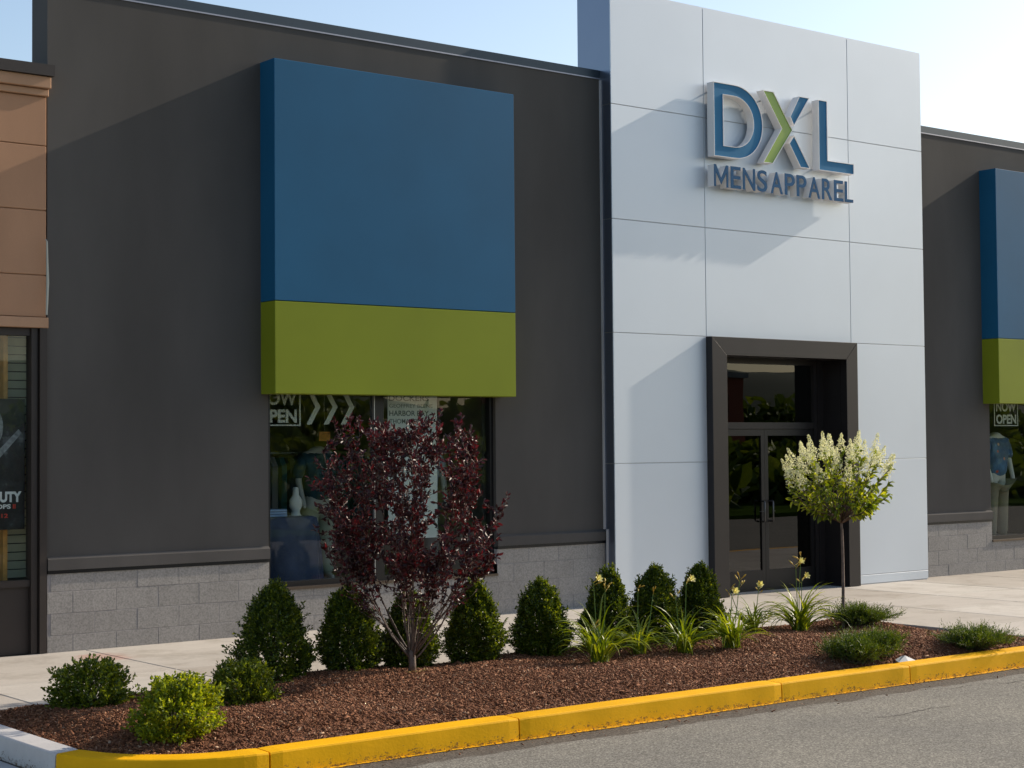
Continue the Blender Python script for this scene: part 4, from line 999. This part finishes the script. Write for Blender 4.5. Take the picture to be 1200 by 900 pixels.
# purple-leaved multi-stem tree
def red_tree(x, y, label):
    rg = np.random.default_rng(11); z = ground_z(x, y)-.02
    t = empty('purple_leaf_plum', (x, y, z)); tag(t, label, 'tree')
    O = np.array([x, y, z]); b = MB(); LP, LD, LL = [], [], []
    # camera-facing lateral axis is not special: crown is a vase, slightly heavier to the left
    def env(zz):      # crown radius at height
        return np.interp(zz, [.15, .5, .8, 1.1, 1.45, 1.75, 1.95, 2.05], [.10, .42, .60, .70, .73, .68, .54, .36])
    def path(p0, d0, ln, n, wig, upb):
        pts = [p0]; dd = d0.copy(); p = p0
        for i in range(n):
            dd = unit(dd+rg.normal(0, wig, 3)+np.array([0, 0, upb])); p = p+dd*ln/n
            pts.append(p)
        return pts, dd
    def twigleaves(pts, frac, dens):
        k0 = int(len(pts)*frac)
        for i in range(k0, len(pts)-1):
            seg = pts[i+1]-pts[i]; sl = np.linalg.norm(seg); du = seg/sl
            for j in range(max(1, int(sl*dens+rg.uniform()))):
                LP.append(pts[i]+seg*rg.uniform()); LD.append(unit(du*.6+rg.normal(0, .62, 3)+np.array([0, 0, .12]))); LL.append(rg.uniform(.028, .054))
    tr_top = np.array([.0, .0, .17])
    b.tube([tuple(O+np.array(p)) for p in ((0, 0, 0), (.006, 0, .08), (0, 0, .17), (0, 0, .20))], [.036, .029, .030, .022], 8)
    mains = []
    for i in range(21):
        a = 2*np.pi*i*.381966+rg.normal(0, .15); til = .05+.92*((i*.7548)%1)**.8; r_ = .035
        d0 = np.array([math.sin(til)*math.cos(a), math.sin(til)*math.sin(a), math.cos(til)])
        ln = rg.uniform(1.50, 1.92)*(1-.16*til)
        st0 = tr_top*rg.uniform(.55, 1.0)+np.array([rg.normal(0, .006), rg.normal(0, .006), 0])
        main, _ = path(st0, d0, ln, 16, .080, .02+.085*til)
        rad = [max(.0022, (.0098-.0080*(k/16)**.6)*rg.uniform(.9, 1.05)) for k in range(17)]
        main = [p for p in main if (np.hypot(p[0], p[1]) < env(p[2])*1.06+.03 and p[2] < 2.0) or p[2] < .5]; rad = rad[:len(main)]
        mains += [(p, k/16, unit(main[min(k+1, len(main)-1)]-main[max(k-1, 0)])) for k, p in enumerate(main) if k > 1]
        b.tube([tuple(O+p) for p in main], rad, 5); twigleaves(main, .40, 75)
        for k in range(2, len(main)-1):
            if rg.uniform() < .38:
                out = np.array([main[k][0], main[k][1], 0]); out = unit(out+rg.normal(0, .12, 3))
                dd = unit(unit(main[k]-main[k-1])*.9+out*.42+rg.normal(0, .38, 3)); l2 = rg.uniform(.22, .60)*(1.05-.4*k/16)
                sec, _ = path(main[k], dd, l2, 8, .11, .07)
                # keep within the crown
                sec = [p for p in sec if np.hypot(p[0], p[1]) < env(p[2])*1.06 and p[2] < 2.04]
                if len(sec) < 3: continue
                b.tube([tuple(O+p) for p in sec], [max(.0014, .0042-.0004*q) for q in range(len(sec))], 4)
                zz = sec[-1][2]; twigleaves(sec, .22 if zz > .85 else .6, 70*(1 if zz > .8 else .6))
                for m_ in range(2, len(sec)-1, 2):
                    if rg.uniform() < .7:
                        dd2 = unit(rg.normal(0, 1, 3)*.7+unit(sec[m_+1]-sec[m_])*.8+np.array([0, 0, .2])); ter, _ = path(sec[m_], dd2, rg.uniform(.10, .22), 4, .1, .05)
                        if np.hypot(ter[-1][0], ter[-1][1]) > env(ter[-1][2])*1.08: continue
                        b.tube([tuple(O+p) for p in ter], [.002, .0018, .0015, .0013, .001], 3); 
                        twigleaves(ter, 0, 70*(1 if ter[-1][2] > .75 else .6))
    MP = np.array([m_[0] for m_ in mains]); cnt = 0
    while cnt < 270:
        zz = rg.uniform(.50, 2.02); a = rg.uniform(0, 2*np.pi); q = env(zz)*math.sqrt(rg.uniform(.05, 1))*(1+.10*math.sin(3*a+zz*4))
        if zz < .8 and rg.uniform() < .45: continue
        tgt = np.array([q*math.cos(a)-.08, q*math.sin(a), zz+rg.uniform(-.03, .05)])
        dz = tgt[2]-MP[:, 2]; dd = np.linalg.norm(MP-tgt, axis=1)+np.where((dz < .10) | (dz > .55), 5, 0)
        k = int(np.argmin(dd*rg.uniform(.85, 1.15, len(dd)))); p0, fr_, dr_ = mains[k]
        if dd[k] > 1: continue
        ln = np.linalg.norm(tgt-p0); c1 = p0+dr_*ln*.45; c2 = tgt-np.array([0, 0, ln*.35]); pts = []
        for s_ in np.linspace(0, 1, 8): pts.append((1-s_)**3*p0+3*(1-s_)**2*s_*c1+3*(1-s_)*s_*s_*c2+s_**3*tgt+(rg.normal(0, .006, 3) if 0 < s_ < 1 else 0))
        b.tube([tuple(O+p) for p in pts], list(np.linspace(.0034, .0012, 8)), 4)
        twigleaves(pts, .24, 104*(1 if zz > .8 else .45)); cnt += 1
        if rg.uniform() < .6:
            j = int(rg.integers(3, 6)); ter, _ = path(pts[j], unit(rg.normal(0, 1, 3)*.7+dr_+np.array([0, 0, .2])), rg.uniform(.08, .2), 4, .1, .05)
            if np.hypot(ter[-1][0], ter[-1][1]) < env(ter[-1][2])*1.08: b.tube([tuple(O+p) for p in ter], [.0018, .0016, .0014, .0012, .001], 3); twigleaves(ter, 0, 95)
    b.build('trunk', m_bark2, t, smooth=True)
    P = np.array(LP); D = np.array(LD); LL = np.array(LL)
    zf = np.clip((P[:, 2]-.36)/.42, 0.06, 1); keep = rg.uniform(size=len(P)) < zf; P, D, LL = P[keep], D[keep], LL[keep]
    print('red tree leaves', len(P), P.min(0), P.max(0))
    leaves('foliage', P+O, D, LL, LL*.46, rg, m_purple, t, fold=.3, droop=.1, up=.2)
    return t
red_tree(7.64, 10.99, 'multi-stemmed shrub tree with dark purple-red leaves before the left window')

# hydrangea standard
def hydrangea(x, y, label):
    rg = np.random.default_rng(5); z = ground_z(x, y)-.02; O = np.array([x, y, z])
    t = empty('hydrangea_tree', (x, y, z)); tag(t, label, 'tree')
    b = MB(); wob = lambda s: np.array([.035*math.sin(s*2.6+.4)-.012, .01*math.sin(s*4), s])
    tp = [tuple(O+wob(s)) for s in np.linspace(0, 1.05, 12)]; b.tube(tp, list(np.linspace(.017, .012, 12)), 8)
    top = wob(1.03); LP, LD, LL = [], [], []; tips = []
    cen = np.array([-.02, 0, 1.40])
    for i in range(54):
        a = 2*np.pi*i*.381966; el = math.asin(np.clip(-.42+1.4*(i+.5)/54, -1, .999))
        tgt = cen+np.array([math.cos(a)*math.cos(el)*.50, math.sin(a)*math.cos(el)*.50, math.sin(el)*.36])*rg.uniform(.88, 1.08)
        mid = top+(tgt-top)*.5+np.array([0, 0, -.04])+rg.normal(0, .02, 3); p1 = top+(mid-top)*.5+np.array([0, 0, .02])
        pts = [top, p1, mid, mid+(tgt-mid)*.5+np.array([0, 0, .01]), tgt]
        b.tube([tuple(O+p) for p in pts], [.009, .007, .005, .004, .003], 5); tips.append((tgt, unit(tgt-mid), a, el))
        for j in range(30):
            s = rg.uniform(.35, 1.0); k = min(3, int(s*4)); f = s*4-k; p = pts[k]+(pts[k+1]-pts[k])*f
            aa_ = rg.uniform(0, 2*np.pi); LP.append(p); LD.append(unit(unit(p-cen*.9)+rg.normal(0, .7, 3)+np.array([0, 0, .22]))); LL.append(rg.uniform(.045, .085))
    b.build('trunk', m_bark, t, smooth=True)
    P = np.array(LP); D = np.array(LD); LL = np.array(LL)
    leaves('foliage', P+O, D, LL, LL*.44, rg, m_hyd, t, fold=.22, droop=.18, up=.9)
    # panicles
    FP, FD, FL = [], [], []
    sel = [tp_ for q_, tp_ in enumerate(tips) if tp_[3] > .22 or (tp_[3] > -.05 and math.cos(tp_[2]) < -.2)]
    for tgt, dr_, a, el in sel:
        tgt = tgt-dr_*.05; ax = unit(dr_*1.0+np.array([0, 0, .45])+rg.normal(0, .06, 3)); hl = rg.uniform(.17, .27); s1 = unit(np.cross(ax, [0, 1, .1])); s2 = np.cross(ax, s1)
        for j in range(230):
            s = rg.uniform(0, 1)**.8; ra = (.062*(1-s)**.9+.004)*rg.uniform(.6, 1.1)*(1+.25*math.sin(s*22)); q = rg.uniform(0, 2*np.pi)
            o_ = s1*math.cos(q)+s2*math.sin(q); p = tgt+ax*(hl*s+.01)+o_*ra
            nrm_ = unit(o_+ax*.3+rg.normal(0, .4, 3)); u1 = unit(np.cross(nrm_, rg.normal(0, 1, 3))); u2 = np.cross(nrm_, u1); z_ = rg.uniform(.006, .011)*(1.15-.5*s)
            for dd in (u1, u2, -u1, -u2): FP.append(p); FD.append(dd+nrm_*.25); FL.append(z_)
    FP = np.array(FP); FD = np.array(FD); FL = np.array(FL)
    leaves('blossom', FP+O, FD, FL, FL*.9, rg, m_floret, t, fold=.1, droop=0, up=.2)
hydrangea(12.66, 10.97, 'slim hydrangea tree with white cone blossoms in front of the doorway')

# small litter
pl = MB(); pl.add([(0,0,.004),(.075,.01,.035),(.13,-.035,.006),(.085,.04,.030),(.10,.075,.002),(.03,.05,.012),(.06,-.03,.004)], [(0,6,1),(1,6,2),(0,1,3,5),(1,2,3),(3,2,4),(3,4,5)])
pz = ground_z(11.28, 9.25)+.02; pl.v = [(11.30+a*1.35, 9.20+b_*1.35, pz+c*1.5) for a, b_, c in pl.v]
o = pl.build('paper_scrap', m_vinyl if False else plain('white_paper', (.78, .77, .74), .8)); tag(o, 'crumpled white paper scrap on the mulch beside the yellow kerb', 'litter')
rg = np.random.default_rng(9); n = 26
P = np.stack([rg.normal(7.64, .05, n), rg.normal(10.95, .03, n), np.zeros(n)], 1); P[:, 2] = [ground_z(a, c)+.012 for a, c in P[:, :2]]
o = leaves('fallen_leaves', P, rg.normal(0, 1, (n, 3))*[1, 1, .2], np.full(n, .03), np.full(n, .018), rg, plain('dry_leaf', (.55, .36, .12), .8), None)
tag(o, 'scatter of dry yellow leaves at the foot of the purple-leaved tree', 'leaves', kind='stuff')

# ------------------------------------------------------------------ what stands across the car park (reflected in the glass; hedge, grass and low shrubs are added)
def woodland(name, x0, x1, y, h, n, seed, label, dy=8):
    rg = np.random.default_rng(seed); P = []; 
    nc = int((x1-x0)/4)
    for i in range(nc):
        cx_ = x0+(x1-x0)*i/nc+rg.normal(0, 1); hh = h*rg.uniform(.6, 1.15); rad = rg.uniform(2.5, 4.2); yy = y+rg.uniform(-dy, 0)
        m_ = n//nc; dd = unit(rg.normal(0, 1, (m_, 3))); rr_ = rg.uniform(.55, 1.0, (m_, 1))*(1+.2*np.sin(dd[:, :1]*9+seed+i))
        P.append(np.array([cx_, yy, hh*.5])+dd*rr_*np.array([rad, rad, hh*.52]))
    P = np.concatenate(P); P[:, 2] = np.maximum(P[:, 2], .1); k = len(P)
    o = leaves(name, P, rg.normal(0, 1, (k, 3)), rg.uniform(.5, 1.1, k), rg.uniform(.4, .8, k), rg, m_tree, None)
    tag(o, label, 'woodland', kind='stuff')
woodland('roadside_trees', 10, 150, -46, 4.6, 30000, 1, 'belt of green trees across the car park, reflected in the shop glass')
woodland('added_hedge', 10, 120, -30, 2.0, 22000, 2, 'low hedge added in front of the red brick building to screen its reflection in the door glass', dy=2)  # added to keep the brick out of the door leaf reflections
b = MB(); b.box(-60, 200, -34, -1.5, -.3, -.05); m_lawn = plain('grass_lawn', (.05, .085, .015), .95, 0, .35, .8); m_lawn.node_tree.nodes['Principled BSDF'].inputs['Specular IOR Level'].default_value = 0
tag(b.build('added_lawn', m_lawn), kind='structure')  # grass added out of view so the door glass reflects dark green
woodland('added_shrubs', 8, 90, -7, 0.9, 16000, 3, 'low dark shrubs added on the grass as a dark band in the door glass reflection', dy=1)  # added out of view to give the door reflection a dark band
b = MB(); rs = np.random.default_rng(4)
hx = np.linspace(-200, 900, 60); V = []; F = []
for i, x in enumerate(hx):
    top = 38+22*math.sin(x*.008+1)+9*math.sin(x*.023)
    V += [(x, -420, -.2), (x, -520, top*.7), (x, -640, top)]
for i in range(59): F += [(i*3, i*3+3, i*3+4, i*3+1), (i*3+1, i*3+4, i*3+5, i*3+2)]
b.add(V, F); tag(b.build('hills', plain('wooded_hill', (.045, .065, .03), .9, 0, .3, .02)), kind='structure')
bk = empty('brick_building', (64, -40, 0)); tag(bk, 'red brick building across the car park, reflected in the door glass', 'building')
m_brick = plain('red_brick', (.28, .08, .045), .85, 0, .15, .6)
b = MB(); b.box(60, 68.8, -50, -37, -.15, 5.4); b.build('wall', m_brick, bk)
b = MB(); b.box(59.8, 69, -50.2, -36.8, 5.401, 5.7); b.build('roof', m_roof, bk)
for k in range(3):
    for z in (0.8, 3.3): b = MB(); b.box(61+k*2.6, 62.2+k*2.6, -36.999, -36.94, z, z+1.2); b.build('window', m_black, bk)
# ------------------------------------------------------------------ render settings
sc_ = bpy.context.scene
sc_.render.engine = 'CYCLES'
sc_.cycles.max_bounces = 8; sc_.cycles.transparent_max_bounces = 16; sc_.cycles.caustics_reflective = False; sc_.cycles.caustics_refractive = False
